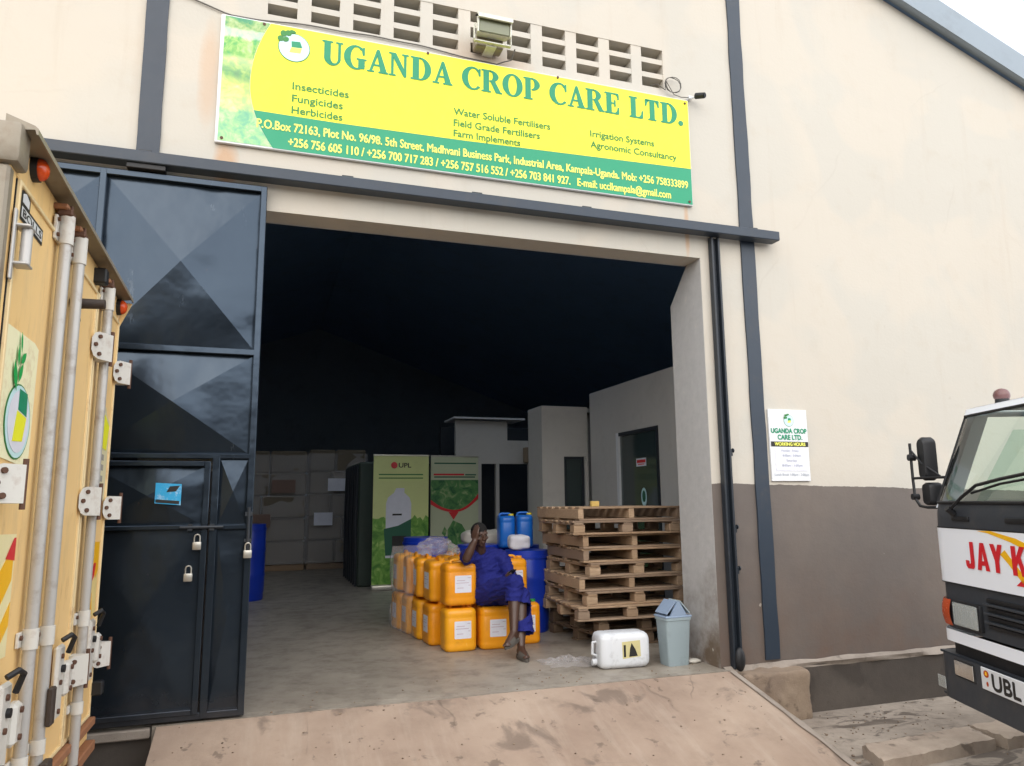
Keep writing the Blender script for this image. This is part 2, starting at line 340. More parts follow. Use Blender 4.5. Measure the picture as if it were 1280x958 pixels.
def veg_print():
    t = NT("printed_vegetables"); x, y, z = t.xyz(t.world())
    w = t.world()
    n = t.noise(6, 4, .6, vec=w, dist=1.0); n2 = t.noise(16, 3, .6, vec=w, dist=.8)
    r = t.n("ShaderNodeValToRGB"); e = r.color_ramp.elements
    e[0].position = .30; e[0].color = (*lin('#1c5b4d'), 1); e[1].position = .72; e[1].color = (*lin('#e6efc9'), 1)
    for p, c in ((.42, '#3f9a4f'), (.50, '#8fb94a'), (.58, '#c9d77a')):
        q = e.new(p); q.color = (*lin(c), 1)
    t.l(t.math('ADD', t.math('MULTIPLY', n, .6), t.math('MULTIPLY', n2, .4)), r.inputs[0])
    v = t.n("ShaderNodeValToRGB"); e = v.color_ramp.elements; v.color_ramp.interpolation = 'EASE'
    e[0].position = 0; e[0].color = (*lin('#9fd6bd'), 1); e[1].position = 1; e[1].color = (*lin('#4f8f84'), 1)
    for p, c in ((.24, '#8fc9b9'), (.27, '#dfe6b0'), (.46, '#e3e08a'), (.52, '#86a878'), (.66, '#dfe6b0'), (.70, '#49a566'), (.82, '#58b06e'), (.845, '#e8eef0'), (.89, '#dfeaea'), (.92, '#3e8078')):
        q = e.new(p); q.color = (*lin(c), 1)
    zz = t.math('DIVIDE', t.math('SUBTRACT', z, 4.19), 1.07)
    t.l(t.math('ADD', zz, t.math('MULTIPLY', t.math('SUBTRACT', n, .5), .10)), v.inputs[0])
    col = t.mix(.55, v.outputs[0], r.outputs[0])
    return t.done(col, .45)
M['veg'] = veg_print()
def leaf_print(name, a, b, c):
    t = NT(name); w = t.world(); n = t.noise(5, 5, .6, vec=w, dist=1.2)
    col = t.mix(t.ramp(n, .35, .5), a, b); col = t.mix(t.ramp(n, .52, .68), col, c)
    return t.done(col, .5)
M['leaf'] = leaf_print("printed_leaves", lin('#1c5a34'), lin('#4d8546'), lin('#9db07a'))
M['field'] = leaf_print("printed_grass", lin('#3f7a26'), lin('#6aa03a'), lin('#a8c86a'))
M['bannerlime'] = worn("lime_print", lin('#d2da92'), .5, amt=.1, scale=3)
M['bannergrey'] = worn("pale_print", lin('#b9c0a0'), .5, amt=.1, scale=3)
M['dgreen'] = worn("dark_green_print", lin('#0f5a40'), .5, amt=.1)
M['opposite'] = worn("opposite_wall_paint", lin('#6f6258'), .85, amt=.3, scale=.6)
M['blueprint'] = worn("blue_sticker_print", lin('#2fa3d6'), .4, dirt=lin('#e8eef2'), amt=.9, scale=18)

# ------------------------------------------------------------------ mesh builder
FAC = Matrix(((1, 0, 0, 0), (0, 0, 1, 0), (0, 1, 0, 0), (0, 0, 0, 1)))   # (u,v,w)->(u, w, v)  plane facing -Y; w = depth
class MB:
    def __init__(s): s.bm = bmesh.new()
    def box(s, x0, y0, z0, x1, y1, z1, bev=0, mat=None, seg=1):
        r = bmesh.ops.create_cube(s.bm, size=1.0); vs = r['verts']
        sx, sy, sz = x1-x0, y1-y0, z1-z0
        for v in vs: v.co = Vector(((x0+x1)/2+v.co.x*sx, (y0+y1)/2+v.co.y*sy, (z0+z1)/2+v.co.z*sz))
        if bev:
            es = list({e for v in vs for e in v.link_edges})
            r2 = bmesh.ops.bevel(s.bm, geom=es, offset=min(bev, .45*min(abs(sx), abs(sy), abs(sz))), segments=seg, affect='EDGES', profile=.5)
            vs = list({v for f in r2['faces'] for v in f.verts} | {v for v in vs if v.is_valid})
        if mat is not None:
            for v in vs: v.co = mat @ v.co
        return s
    def face(s, pts):
        vs = [s.bm.verts.new(p) for p in pts]; s.bm.faces.new(vs); return s
    def prism(s, pts, vec):
        """solid from a planar outline pushed along vec"""
        vec = Vector(vec); a = [s.bm.verts.new(Vector(p)) for p in pts]; b = [s.bm.verts.new(Vector(p)+vec) for p in pts]
        n = len(pts); s.bm.faces.new(a[::-1]); s.bm.faces.new(b)
        for i in range(n): s.bm.faces.new((a[i], a[(i+1) % n], b[(i+1) % n], b[i]))
        return s
    def cyl(s, p0, p1, r0, r1=None, n=14, cap=True):
        r1 = r0 if r1 is None else r1; p0 = Vector(p0); p1 = Vector(p1); d = (p1-p0).normalized()
        a = d.orthogonal().normalized(); b = d.cross(a)
        A = [s.bm.verts.new(p0+r0*(math.cos(2*math.pi*i/n)*a+math.sin(2*math.pi*i/n)*b)) for i in range(n)]
        B = [s.bm.verts.new(p1+r1*(math.cos(2*math.pi*i/n)*a+math.sin(2*math.pi*i/n)*b)) for i in range(n)]
        for i in range(n): s.bm.faces.new((A[i], A[(i+1) % n], B[(i+1) % n], B[i]))
        if cap: s.bm.faces.new(A[::-1]); s.bm.faces.new(B)
        return s
    def tube(s, pts, r, n=8):
        pts = [Vector(p) for p in pts]; rings = []; a = None
        for i, p in enumerate(pts):
            d = (pts[min(i+1, len(pts)-1)]-pts[max(i-1, 0)]).normalized()
            a = d.orthogonal().normalized() if a is None else (a-d*a.dot(d)).normalized()
            b = d.cross(a); rr = r[i] if isinstance(r, (list, tuple)) else r
            rings.append([s.bm.verts.new(p+rr*(math.cos(2*math.pi*k/n)*a+math.sin(2*math.pi*k/n)*b)) for k in range(n)])
        for A, B in zip(rings, rings[1:]):
            for k in range(n): s.bm.faces.new((A[k], A[(k+1) % n], B[(k+1) % n], B[k]))
        s.bm.faces.new(rings[0][::-1]); s.bm.faces.new(rings[-1]); return s
    def ell(s, c, r, rot=None, seg=16, rings=10):
        res = bmesh.ops.create_uvsphere(s.bm, u_segments=seg, v_segments=rings, radius=1.0)
        r = (r, r, r) if isinstance(r, (int, float)) else r
        for v in res['verts']:
            q = Vector((v.co.x*r[0], v.co.y*r[1], v.co.z*r[2]))
            if rot is not None: q = rot @ q
            v.co = q+Vector(c)
        return s
    def caps(s, p0, p1, r0, r1):
        """tapered capsule (overlapping solids, fused later by the remesh)"""
        s.cyl(p0, p1, r0, r1, 14); s.ell(p0, r0, seg=14, rings=9); s.ell(p1, r1, seg=14, rings=9); return s
    def loft(s, rings, cap=True):
        V = [[s.bm.verts.new(p) for p in ring] for ring in rings]; n = len(V[0])
        for A, B in zip(V, V[1:]):
            for k in range(n): s.bm.faces.new((A[k], A[(k+1) % n], B[(k+1) % n], B[k]))
        if cap: s.bm.faces.new(V[0][::-1]); s.bm.faces.new(V[-1])
        return s
    def grid(s, nu, nv, fn):
        V = [[s.bm.verts.new(fn(i/nu, j/nv)) for j in range(nv+1)] for i in range(nu+1)]
        for i in range(nu):
            for j in range(nv): s.bm.faces.new((V[i][j], V[i+1][j], V[i+1][j+1], V[i][j+1]))
        return s
    def add_mesh(s, me, mat=None):
        n0 = len(s.bm.verts); s.bm.from_mesh(me); s.bm.verts.ensure_lookup_table()
        if mat is not None:
            for v in s.bm.verts[n0:]: v.co = mat @ v.co
        return s
    def build(s, name, m, parent=None, smooth=35, normals=True, world=True):
        if normals: bmesh.ops.recalc_face_normals(s.bm, faces=s.bm.faces[:])
        me = bpy.data.meshes.new(name); s.bm.to_mesh(me); s.bm.free()
        o = bpy.data.objects.new(name, me); COL.objects.link(o)
        if parent is not None:
            o.parent = parent
            if world:
                top = parent
                while top.parent: top = top.parent
                if top.type == 'EMPTY': me.transform(Matrix.Translation(-top.location))
        me.materials.append(M[m] if isinstance(m, str) else m)
        if smooth:
            for p in me.polygons: p.use_smooth = True
            me.set_sharp_from_angle(angle=R(smooth))
        return o
def rrect(x0, z0, x1, z1, r, n=4):
    pts = []
    for cx, cz, a0 in ((x1-r, z1-r, 0), (x0+r, z1-r, 90), (x0+r, z0+r, 180), (x1-r, z0+r, 270)):
        for i in range(n+1):
            a = R(a0+90*i/n); pts.append((cx+r*math.cos(a), cz+r*math.sin(a)))
    return pts
def disc(cx, cz, rx, rz, n=28, a0=0, a1=360):
    return [(cx+rx*math.cos(R(a0+(a1-a0)*i/n)), cz+rz*math.sin(R(a0+(a1-a0)*i/n))) for i in range(n if a1-a0 == 360 else n+1)]
def thing(name, loc, label, cat, group=None, rz=0):
    o = bpy.data.objects.new(name, None); COL.objects.link(o); o.location = loc; o.rotation_euler = (0, 0, rz); o.empty_display_size = .2
    o['label'] = label; o['category'] = cat
    if group: o['group'] = group
    return o
def tag(o, label, cat, group=None):
    o['label'] = label; o['category'] = cat
    if group: o['group'] = group
    return o
def rebase(o, loc):
    """move a single-mesh thing's origin to loc"""
    o.data.transform(Matrix.Translation(-Vector(loc))); o.location = loc; return o
def structure(o): o['kind'] = 'structure'; return o
def copy_tree(o, loc=None, rz=None, parent=None):
    c = o.copy(); COL.objects.link(c)
    if parent is not None: c.parent = parent
    if loc is not None: c.location = loc
    if rz is not None: c.rotation_euler = (0, 0, rz)
    for ch in list(o.children): copy_tree(ch, parent=c)
    return c

# text ------------------------------------------------------------
def text_mesh(s, bold=0.0, space=1.0):
    cu = bpy.data.curves.new("lettering", 'FONT'); cu.body = s; cu.size = 1.0; cu.offset = bold; cu.resolution_u = 4
    cu.space_character = space
    ob = bpy.data.objects.new("lettering", cu); COL.objects.link(ob)
    dg = bpy.context.evaluated_depsgraph_get(); dg.update()
    me = bpy.data.meshes.new_from_object(ob.evaluated_get(dg))
    bpy.data.objects.remove(ob); bpy.data.curves.remove(cu); return me
_cap = {}
def cap_height(bold):
    if bold not in _cap:
        me = text_mesh("H", bold); _cap[bold] = max(v.co.y for v in me.vertices)-min(v.co.y for v in me.vertices); bpy.data.meshes.remove(me)
    return _cap[bold]
def put_text(mb, s, x0, x1, z, h, y, bold=.0, frame=None, space=1.0):
    """lay a line of lettering on a frame's (u,v,w) axes: u from x0 to x1, baseline v=z, cap height h, w=y.
    weight comes from overprinting the same outline, shifted, each pass a hair nearer"""
    me = text_mesh(s, 0.0, space)
    xs = [v.co.x for v in me.vertices]; a, b = min(xs), max(xs)
    k = h/cap_height(0.0); F = frame or FAC; sg_ = 1 if F in (TRKF,) else -1
    if x1 is None: x1 = x0+(b-a)*k
    kx = (x1-x0)/(b-a); i = 0
    for dx, dz in ((0, 0),) if not bold else ((0, 0), (-bold, 0), (bold, 0), (0, bold), (0, -bold), (-bold*.7, bold*.7), (bold*.7, -bold*.7)):
        mt = F @ Matrix(((kx, 0, 0, x0-a*kx+dx*h), (0, k, 0, z+dz*h), (0, 0, 0, y+sg_*.00012*i), (0, 0, 0, 1))); i += 1
        mb.add_mesh(me, mt)
    bpy.data.meshes.remove(me)
TRKF = Matrix(((0, 0, 1, 0), (1, 0, 0, 0), (0, 1, 0, 0), (0, 0, 0, 1)))
def flat(mb, pts, w, frame=None, th=.0008):
    F = frame or FAC
    P = [F @ Vector((p[0], p[1], w)) for p in pts]; d = (F.to_3x3() @ Vector((0, 0, th)))
    mb.prism(P, d)

# bold serif capitals drawn as outlines (unit cap height) -----------
def _ring(cxo, cyo, rxo, ryo, cxi, cyi, rxi, ryi, a0, a1, n=26):
    out = []
    for i in range(n):
        t0, t1 = R(a0+(a1-a0)*i/n), R(a0+(a1-a0)*(i+1)/n)
        out.append([(cxo+rxo*math.cos(t0), cyo+ryo*math.sin(t0)), (cxo+rxo*math.cos(t1), cyo+ryo*math.sin(t1)),
                    (cxi+rxi*math.cos(t1), cyi+ryi*math.sin(t1)), (cxi+rxi*math.cos(t0), cyi+ryi*math.sin(t0))])
    return out
def _re(x0, y0, x1, y1): return [[(x0, y0), (x1, y0), (x1, y1), (x0, y1)]]
S = .045
SERIF = {
 'U': (.80, _re(.0, 1-S, .40, 1)+_re(.09, .30, .31, 1-S)+_re(.54, 1-S, .80, 1)+_re(.64, .30, .71, 1-S)+_ring(.40, .30, .31, .32, .475, .30, .165, .24, 180, 360)),
 'G': (.86, _ring(.46, .5, .46, .52, .49, .5, .255, .465, 48, 322)+_re(.58, .05, .80, .42)+_re(.50, .42, .88, .42+S)+[[(.77, .98), (.72, .82), (.755, .64), (.80, .64), (.80, .98)]]),
 'A': (.82, [[(.10, S), (.17, S), (.44, .86), (.40, 1.0)], [(.40, 1.0), (.45, .70), (.51, .70), (.47, 1.0)], [(.47, 1.0), (.40, .84), (.55, S), (.78, S)]]+_re(.21, .29, .58, .34)+_re(.0, 0, .27, S)+_re(.46, 0, .84, S)),
 'N': (.84, _re(.10, S, .165, 1-S)+_re(.0, 0, .265, S)+[[(.0, 1), (.0, 1-S), (.10, 1-S), (.10, .95), (.62, 0), (.70, 0), (.70, .14), (.27, 1)]]+_re(.635, .14, .70, 1-S)+_re(.54, 1-S, .80, 1)),
 'D': (.86, _re(.0, 0, .40, S)+_re(.0, 1-S, .40, 1)+_re(.09, S, .32, 1-S)+_ring(.38, .5, .46, .5, .38, .5, .225, .455, -90, 90)),
 'C': (.80, _ring(.46, .5, .46, .52, .50, .5, .265, .465, 42, 315)+[[(.77, .98), (.72, .82), (.755, .64), (.80, .64), (.80, .98)]]),
 'R': (.88, _re(.0, 0, .40, S)+_re(.0, 1-S, .40, 1)+_re(.09, S, .31, 1-S)+_ring(.38, .745, .36, .255, .38, .745, .14, .21, -90, 90)+[[(.36, .535), (.36, .49), (.40, .49), (.64, 0), (.90, 0), (.90, S), (.84, S), (.58, .53)]]),
 'O': (.90, _ring(.45, .5, .45, .52, .45, .5, .215, .47, 0, 360, 40)),
 'P': (.76, _re(.0, 0, .40, S)+_re(.0, 1-S, .40, 1)+_re(.09, S, .31, 1-S)+_ring(.38, .72, .36, .28, .38, .72, .14, .235, -90, 90)),
 'E': (.78, _re(.0, 0, .68, S)+_re(.0, 1-S, .68, 1)+_re(.09, S, .31, 1-S)+_re(.31, .49, .50, .535)+[[(.66, 1-S), (.54, 1-S), (.63, .86), (.65, .70), (.69, .70), (.69, 1-S)]]+[[(.69, S), (.69, .32), (.65, .32), (.62, .16), (.52, S)]]+_re(.48, .36, .52, .66)),
 'L': (.74, _re(.0, 0, .66, S)+_re(.0, 1-S, .40, 1)+_re(.09, S, .31, 1-S)+[[(.68, S), (.69, .36), (.65, .36), (.61, .18), (.50, S)]]),
 'T': (.76, _re(.17, 0, .57, S)+_re(.02, 1-S, .72, 1)+_re(.26, S, .48, 1-S)+[[(.02, 1-S), (.02, .68), (.06, .68), (.11, .85), (.22, 1-S)]]+[[(.72, 1-S), (.52, 1-S), (.63, .85), (.68, .68), (.72, .68)]]),
 '.': (.30, [disc(.12, .10, .115, .115, 20)]), ' ': (.32, [])}
def serif_text(mb, s, x0, x1, z, h, y, frame=None):
    tot = sum(SERIF[c][0]+.07 for c in s)-.07-(.06 if s[-1] == '.' else 0)
    kx = (x1-x0)/tot; x = x0; F = frame or FAC; j = 0
    for c in s:
        w, pieces = SERIF[c]
        for p in pieces:
            j += 1
            for e, (dx, dz) in enumerate(((0, 0), (-.020, 0), (.020, 0), (0, .016), (0, -.016))):
                mb.face([F @ Vector((x+q[0]*kx+dx*h, z+q[1]*h+dz*h, y-.0001*(j % 9)-.001*e/5)) for q in p])
        x += (w+.07)*kx

# ================================================================== SETTING
# yard ground
mb = MB()
mb.box(-40, -45, -.63, 40, 0.02, -.43)
structure(mb.build('yard_ground', 'yard', smooth=0))
mb = MB(); mb.box(-90, -120, -.70, 90, 120, -.635)
structure(mb.build('ground', 'yard', smooth=0))
mb = MB(); mb.grid(30, 20, lambda u, v: (-40+80*u, -45+40.2*v+.25*mnoise.noise((u*30, 0, 2))*(1 if v > .99 else 0), -.424))
M['asphalt'] = concrete("old_asphalt", lin('#35332f'), lin('#44413c'), lin('#26241f'), 1.0, .6, .9, .5)
structure(mb.build('added_road', 'asphalt', smooth=0))  # unseen dark road, added so the gate's lower part reflects dark
# ramp up to the doorway
def ramp_fn(u, v):
    y = -.10-v*1.75; x0 = -.59-.03*v; x1 = 3.86+.12*v
    x = x0+(x1-x0)*u; z = -.30*(v*1.75)*(.92+.10*v)-.002
    z += .006*mnoise.noise((x*1.1, y*1.6, .3))
    if v > .97: z -= .02
    return (x, y, max(z, -.425))
mb = MB(); mb.grid(60, 30, ramp_fn)
ro = None
bm = mb.bm
# give the ramp its body: drop the border down to the yard
edges = [e for e in bm.edges if e.is_boundary]
ext = bmesh.ops.extrude_edge_only(bm, edges=edges)
for v in [g for g in ext['geom'] if isinstance(g, bmesh.types.BMVert)]: v.co.z = -.5
structure(mb.build('ramp', 'ramp', smooth=30))
mb = MB()   # worn mortar lip along the ramp's right edge
def lip(u, v):
    vv = u; y = -.12-vv*1.5; x = 3.835+.12*vv*.86
    z = -.30*(vv*1.5)*(.92+.10*vv*.86)+.004
    w = .05+.025*mnoise.noise((0, y*5, 1.0)); h = .008*math.sin(math.pi*v)
    return (x-w/2+v*w+.02, y, z+h)
mb.grid(50, 4, lip)
structure(mb.build('ramp_edge', 'ledge', smooth=60))
# hall floor
mb = MB(); mb.box(-7.9, .02, -.3, 11.9, 24.9, 0.0); mb.box(-.62, -.078, -.3, 3.90, .0195, -.001)
structure(mb.build('warehouse_floor', 'floor', smooth=0))

# ------------------------------------------------------------------ warehouse shell
wh = thing('warehouse', (0, 0, 0), 'cream rendered warehouse with a grey dado, dark blue pilasters and a wide open doorway', 'building')
OX0, OX1, OZ = -.16, 3.83, 3.69
def gable(x): return 8.50-.353*abs(x-2.0)
T = .24
mb = MB()
holes = [(-.11+.34*i, 5.76-.152*j-.10) for i in range(11) for j in range(3)]
HX0, HX1, HZ0, HZ1 = -.11, 3.52, 5.356, 5.76
# wall above the opening, around the ventilation block
def wall_poly(pts): mb.prism([(p[0], 0, p[1]) for p in pts], (0, T, 0))
wall_poly([(-8, 0), (OX0, 0), (OX0, OZ), (OX0, 5.356), (HX0, 5.356), (HX0, 5.76), (HX0, gable(HX0)), (-8, gable(-8))])
wall_poly([(OX1, 0), (12, 0), (12, gable(12)), (HX1, gable(HX1)), (HX1, 5.76), (HX1, 5.356), (OX1, 5.356), (OX1, OZ)])
wall_poly([(OX0, OZ), (OX1, OZ), (OX1, 5.356), (HX0, 5.356), (OX0, 5.356)])
wall_poly([(HX0, 5.76), (HX1, 5.76), (HX1, gable(HX1)), (2.0, gable(2.0)), (HX0, gable(HX0))])
fac = mb.build('facade_wall', 'facade', wh, smooth=0)
# vent blocks
mb = MB()
def hole_grid():
    W, H = .23, .10
    xs = [HX0+.34*i for i in range(11)]
    zs = [HZ0+.152*j for j in range(3)]
    for i in range(10):
        mb.box(xs[i]+W, .004, HZ0, xs[i+1], T-.02, HZ1)
    for i in range(11):
        for j in range(2):
            mb.box(xs[i], .007, zs[j]+H, xs[i]+W, T-.02, zs[j+1])
hole_grid()
mb.build('vent_block', 'facade', wh, smooth=0)
# door jamb (right reveal) and its chamfer, lintel soffit
mb = MB()
mb.prism([(OX1-.003, T+.001, -.02), (OX1-.003, T+.001, OZ-.004), (OX1-.003, .56, OZ-.33), (OX1-.003, .56, -.02)], (.42, 0, 0))
mb.box(OX1-.003, .004, -.02, OX1+.012, T, OZ-.003)
mb.build('door_jamb', 'reveal', wh, smooth=0)
mb = MB(); mb.box(OX0-.3, T, -.02, OX0-.002, .56, OZ+.2); mb.build('door_jamb', 'reveal', wh, smooth=0)
mb = MB(); mb.box(OX0, T+.001, OZ+.002, OX1, .275, OZ+.3); mb.build('lintel', 'reveal', wh, smooth=0)
# pilasters
def pil(x0, x1, z0, z1):
    mb = MB()
    n = 60
    for sgn in (0,):
        L = []; Rr = []
        for i in range(n+1):
            z = z0+(z1-z0)*i/n
            L.append((x0+.008*mnoise.noise((z*3, x0, 0)), z)); Rr.append((x1+.008*mnoise.noise((z*3, x1, 5)), z))
        for i in range(n):
            mb.prism([(L[i][0], -.018, L[i][1]), (Rr[i][0], -.018, Rr[i][1]), (Rr[i+1][0], -.018, Rr[i+1][1]), (L[i+1][0], -.018, L[i+1][1])], (0, .017, 0))
    bmesh.ops.remove_doubles(mb.bm, verts=mb.bm.verts[:], dist=.0002)
    return mb.build('pilaster', 'slate', wh, smooth=30)
pil(-.985, -.83, .0, 7.0); pil(4.285, 4.435, .04, 7.2)
# inner shell
mb = MB(); mb.box(-8, T, -.3, -7.9, 25, gable(-8)+.03); mb.build('side_wall', 'hall', wh, smooth=0)
mb = MB(); mb.box(11.9, T, -.3, 12, 25, gable(12)+.03); mb.build('side_wall', 'hall', wh, smooth=0)
mb = MB(); mb.prism([(-8, 24.9, -.3), (12, 24.9, -.3), (12, 24.9, gable(12)+.05), (2, 24.9, gable(2)+.05), (-8, 24.9, gable(-8)+.05)], (0, .2, 0)); mb.build('back_wall', 'hall', wh, smooth=0)
mb = MB(); ms = MB()
ADDED_SKYLIGHTS = [(-6.0, -4.5), (-3.2, -1.7), (-.2, 1.3), (2.7, 4.2), (5.5, 7.0), (8.3, 9.8)]  # skylights added out of view to brighten the hall
def strip(m, a, b, y0, y1): m.prism([(a, y0, gable(a)+.02), (b, y0, gable(b)+.02), (b, y0, gable(b)+.08), (a, y0, gable(a)+.08)], (0, y1-y0, 0))
for a, b in ((-8.4, 2.0), (2.0, 12.4)):
    strip(mb, a, b, -.02, 2.5); strip(mb, a, b, 6.2, 25.3)
    x = a
    for s0, s1 in [q for q in ADDED_SKYLIGHTS if a <= q[0] and q[1] <= b]:
        strip(mb, x, s0, 2.5, 6.2); strip(ms, s0, s1, 2.5, 6.2); x = s1
    strip(mb, x, b, 2.5, 6.2)
rf = mb.build('roof', 'roofin', wh, smooth=0)
t = NT("added_skylight_sheet"); tr = t.n("ShaderNodeBsdfTransparent"); tr.inputs[0].default_value = (.62, .66, .70, 1); t.l(tr.outputs[0], t.out.inputs[0]); M['addedsheet'] = t.m
ms.build('added_skylight', 'addedsheet', rf, smooth=0)
# gable bargeboard, stands proud of the wall
mb = MB()
for a, b in ((-9.0, 2.0), (2.0, 13.0)):
    mb.prism([(a, -.13, gable(a)-.01), (b, -.13, gable(b)-.01), (b, -.13, gable(b)+.31), (a, -.13, gable(a)+.31)], (0, .05, 0))
    mb.prism([(a, -.079, gable(a)+.02), (b, -.079, gable(b)+.02), (b, -.079, gable(b)+.05), (a, -.079, gable(a)+.05)], (0, .07, 0))
mb.build('bargeboard', 'roof', rf, smooth=0)
# plinth and ledge below the dado
for b in ((4.56, -.045, -.6, 12, -.001, -.02), (-8, -.045, -.6, -.60, -.001, -.03)): MB().box(*b).build('plinth', 'plinth', wh, smooth=0)
mb = MB()
def ledge(u, v):
    x = 3.84+u*8.1; p = [(-.002, .028), (-.018, .020), (-.052, .006), (-.058, -.022), (-.045, -.036)][int(round(v*4))]
    k = 1+.7*mnoise.noise((x*3.2, v*3, 0))+.35*mnoise.noise((x*11, v*4, 3))
    return (x, p[0]*k-.004, p[1]*k-.01)
mb.grid(90, 4, ledge); mb.build('ledge', 'ledge', wh, smooth=60)
mb = MB(); mb.box(-8, -.10, -.075, -.63, -.046, -.012, .008); mb.build('ledge', 'ledge', wh, smooth=30)
# rough cement block between ramp and plinth
def lump(cx, cy, cz, sx, sy, sz, seed, amp=.03, n=10, ex=5):
    mb = MB(); r = bmesh.ops.create_icosphere(mb.bm, subdivisions=5, radius=1)
    for v in r['verts']:
        d = v.co.normalized(); k = (abs(d.x)**ex+abs(d.y)**ex+abs(d.z)**ex)**(-1/ex)
        p = Vector((d.x*k*sx, d.y*k*sy, d.z*k*sz)); q = p*4+Vector((seed, seed*2, 0))
        a = amp*(mnoise.noise(q)+.5*mnoise.noise(q*3.1))
        v.co = Vector((cx, cy, cz))+p+d*a
    return mb
o = lump(4.26, -.085, -.265, .345, .115, .245, 3, .022, ex=14).build('cement_block', 'rubble', smooth=50)
tag(rebase(o, (4.27, -.1, -.43)), 'rough broken cement step block between the ramp and the dark plinth', 'concrete block')

# kerb slabs of the drain at the right
def slab(pts, z0, z1, seed):
    mb = MB(); c = Vector((sum(p[0] for p in pts)/4, sum(p[1] for p in pts)/4, 0))
    n = 14; top = []
    def P(u, v):
        a = Vector((*pts[0], 0)).lerp(Vector((*pts[1], 0)), u); b = Vector((*pts[3], 0)).lerp(Vector((*pts[2], 0)), u); return a.lerp(b, v)
    def surf(u, v):
        p = P(u, v); q = Vector((p.x*4+seed, p.y*4, 0))
        e = min(u, 1-u, v, 1-v)
        z = z1+.007*mnoise.noise(q)+.004*mnoise.noise(q*5)-(.012*(1+1.5*mnoise.noise(q*4)) if e < .02 else 0)
        return Vector((p.x+.012*mnoise.noise(q*2), p.y+.012*mnoise.noise(q*2+Vector((9, 0, 0))), z))
    mb.grid(24, 10, surf)
    es = [e for e in mb.bm.edges if e.is_boundary]; ext = bmesh.ops.extrude_edge_only(mb.bm, edges=es)
    for v in [g for g in ext['geom'] if isinstance(g, bmesh.types.BMVert)]: v.co.z = z0
    return mb
SL = [([(4.15, -1.42), (5.30, -1.33), (5.36, -1.03), (4.26, -1.10)], 'long pale concrete kerb slab lying beside the ramp foot', 1),
      ([(5.38, -1.36), (6.3, -1.30), (6.32, -.98), (5.42, -1.02)], 'shorter concrete kerb slab lying under the white lorry', 5)]
for pts, lab, sd in SL:
    o = slab(pts, -.45, -.335, sd).build('kerb_slab', 'slab', smooth=25)
    tag(rebase(o, (pts[0][0], pts[0][1], -.43)), lab, 'kerb slab', 'kerb slabs along the drain')

# opposite side of the yard (behind the camera, seen only as reflections)
ob = thing('opposite_warehouse', (0, -24, -.43), 'long low brown warehouse across the yard behind the viewer', 'building')
mb = MB(); mb.box(-40, -30, -.43, 44, -24, 5.0); mb.build('wall', 'opposite', ob, smooth=0)
mb = MB(); mb.prism([(-41, -23.0, 5.0), (-41, -30.6, 5.0), (-41, -27, 6.0)], (86, 0, 0)); mb.build('roof', 'roofin', ob, smooth=0)
for x in (-26, -20, -14, -8, -2, 4, 10, 16, 22):
    mb = MB(); mb.box(x, -24.06, -.43, x+5, -23.99, 3.6); mb.build('door', 'dark', ob, smooth=0)

# ------------------------------------------------------------------ gate rail and guide post
rail = thing('gate_rail', (1.5, -.08, 3.9), 'long slate blue steel beam carrying the sliding gate above the doorway', 'gate rail')
mb = MB(); mb.box(-4.2, -.155, 3.895, 4.63, -.03, 3.985, .006); mb.build('beam', 'slate', rail)
for x in (-.91, .55, 1.62, 2.63, 4.38):
    mb = MB(); mb.box(x-.045, -.10, 3.985, x+.045, -.02, 4.018, .003); mb.box(x-.05, -.03, 3.97, x+.05, -.019, 4.04, .003); mb.build('bracket', 'slate_dark', rail)
mb = MB(); mb.box(-1.02, -.135, 3.855, -.76, -.06, 3.893, .004); mb.build('roller_hanger', 'black', rail)
post = thing('guide_post', (3.97, 0, 0), 'dark steel channel post standing right of the doorway', 'post')
mb = MB()
mb.box(3.915, -.07, .0, 3.935, -.012, 3.89, .003); mb.box(3.936, -.03, .0, 3.985, -.012, 3.89, .002); mb.box(3.986, -.07, .0, 4.006, -.012, 3.89, .003)
mb.build('channel', 'slate_dark', post)
mb = MB(); mb.ell((3.97, -.075, .08), (.05, .04, .10)); mb.build('base_stop', 'black', post)
for z in (1.86, 1.18, .82):
    mb = MB(); mb.box(4.006, -.05, z-.03, 4.035, -.035, z+.03, .004); mb.cyl((4.035, -.042, z+.02), (4.045, -.042, z+.02), .02); mb.build('lug', 'slate_dark', post)

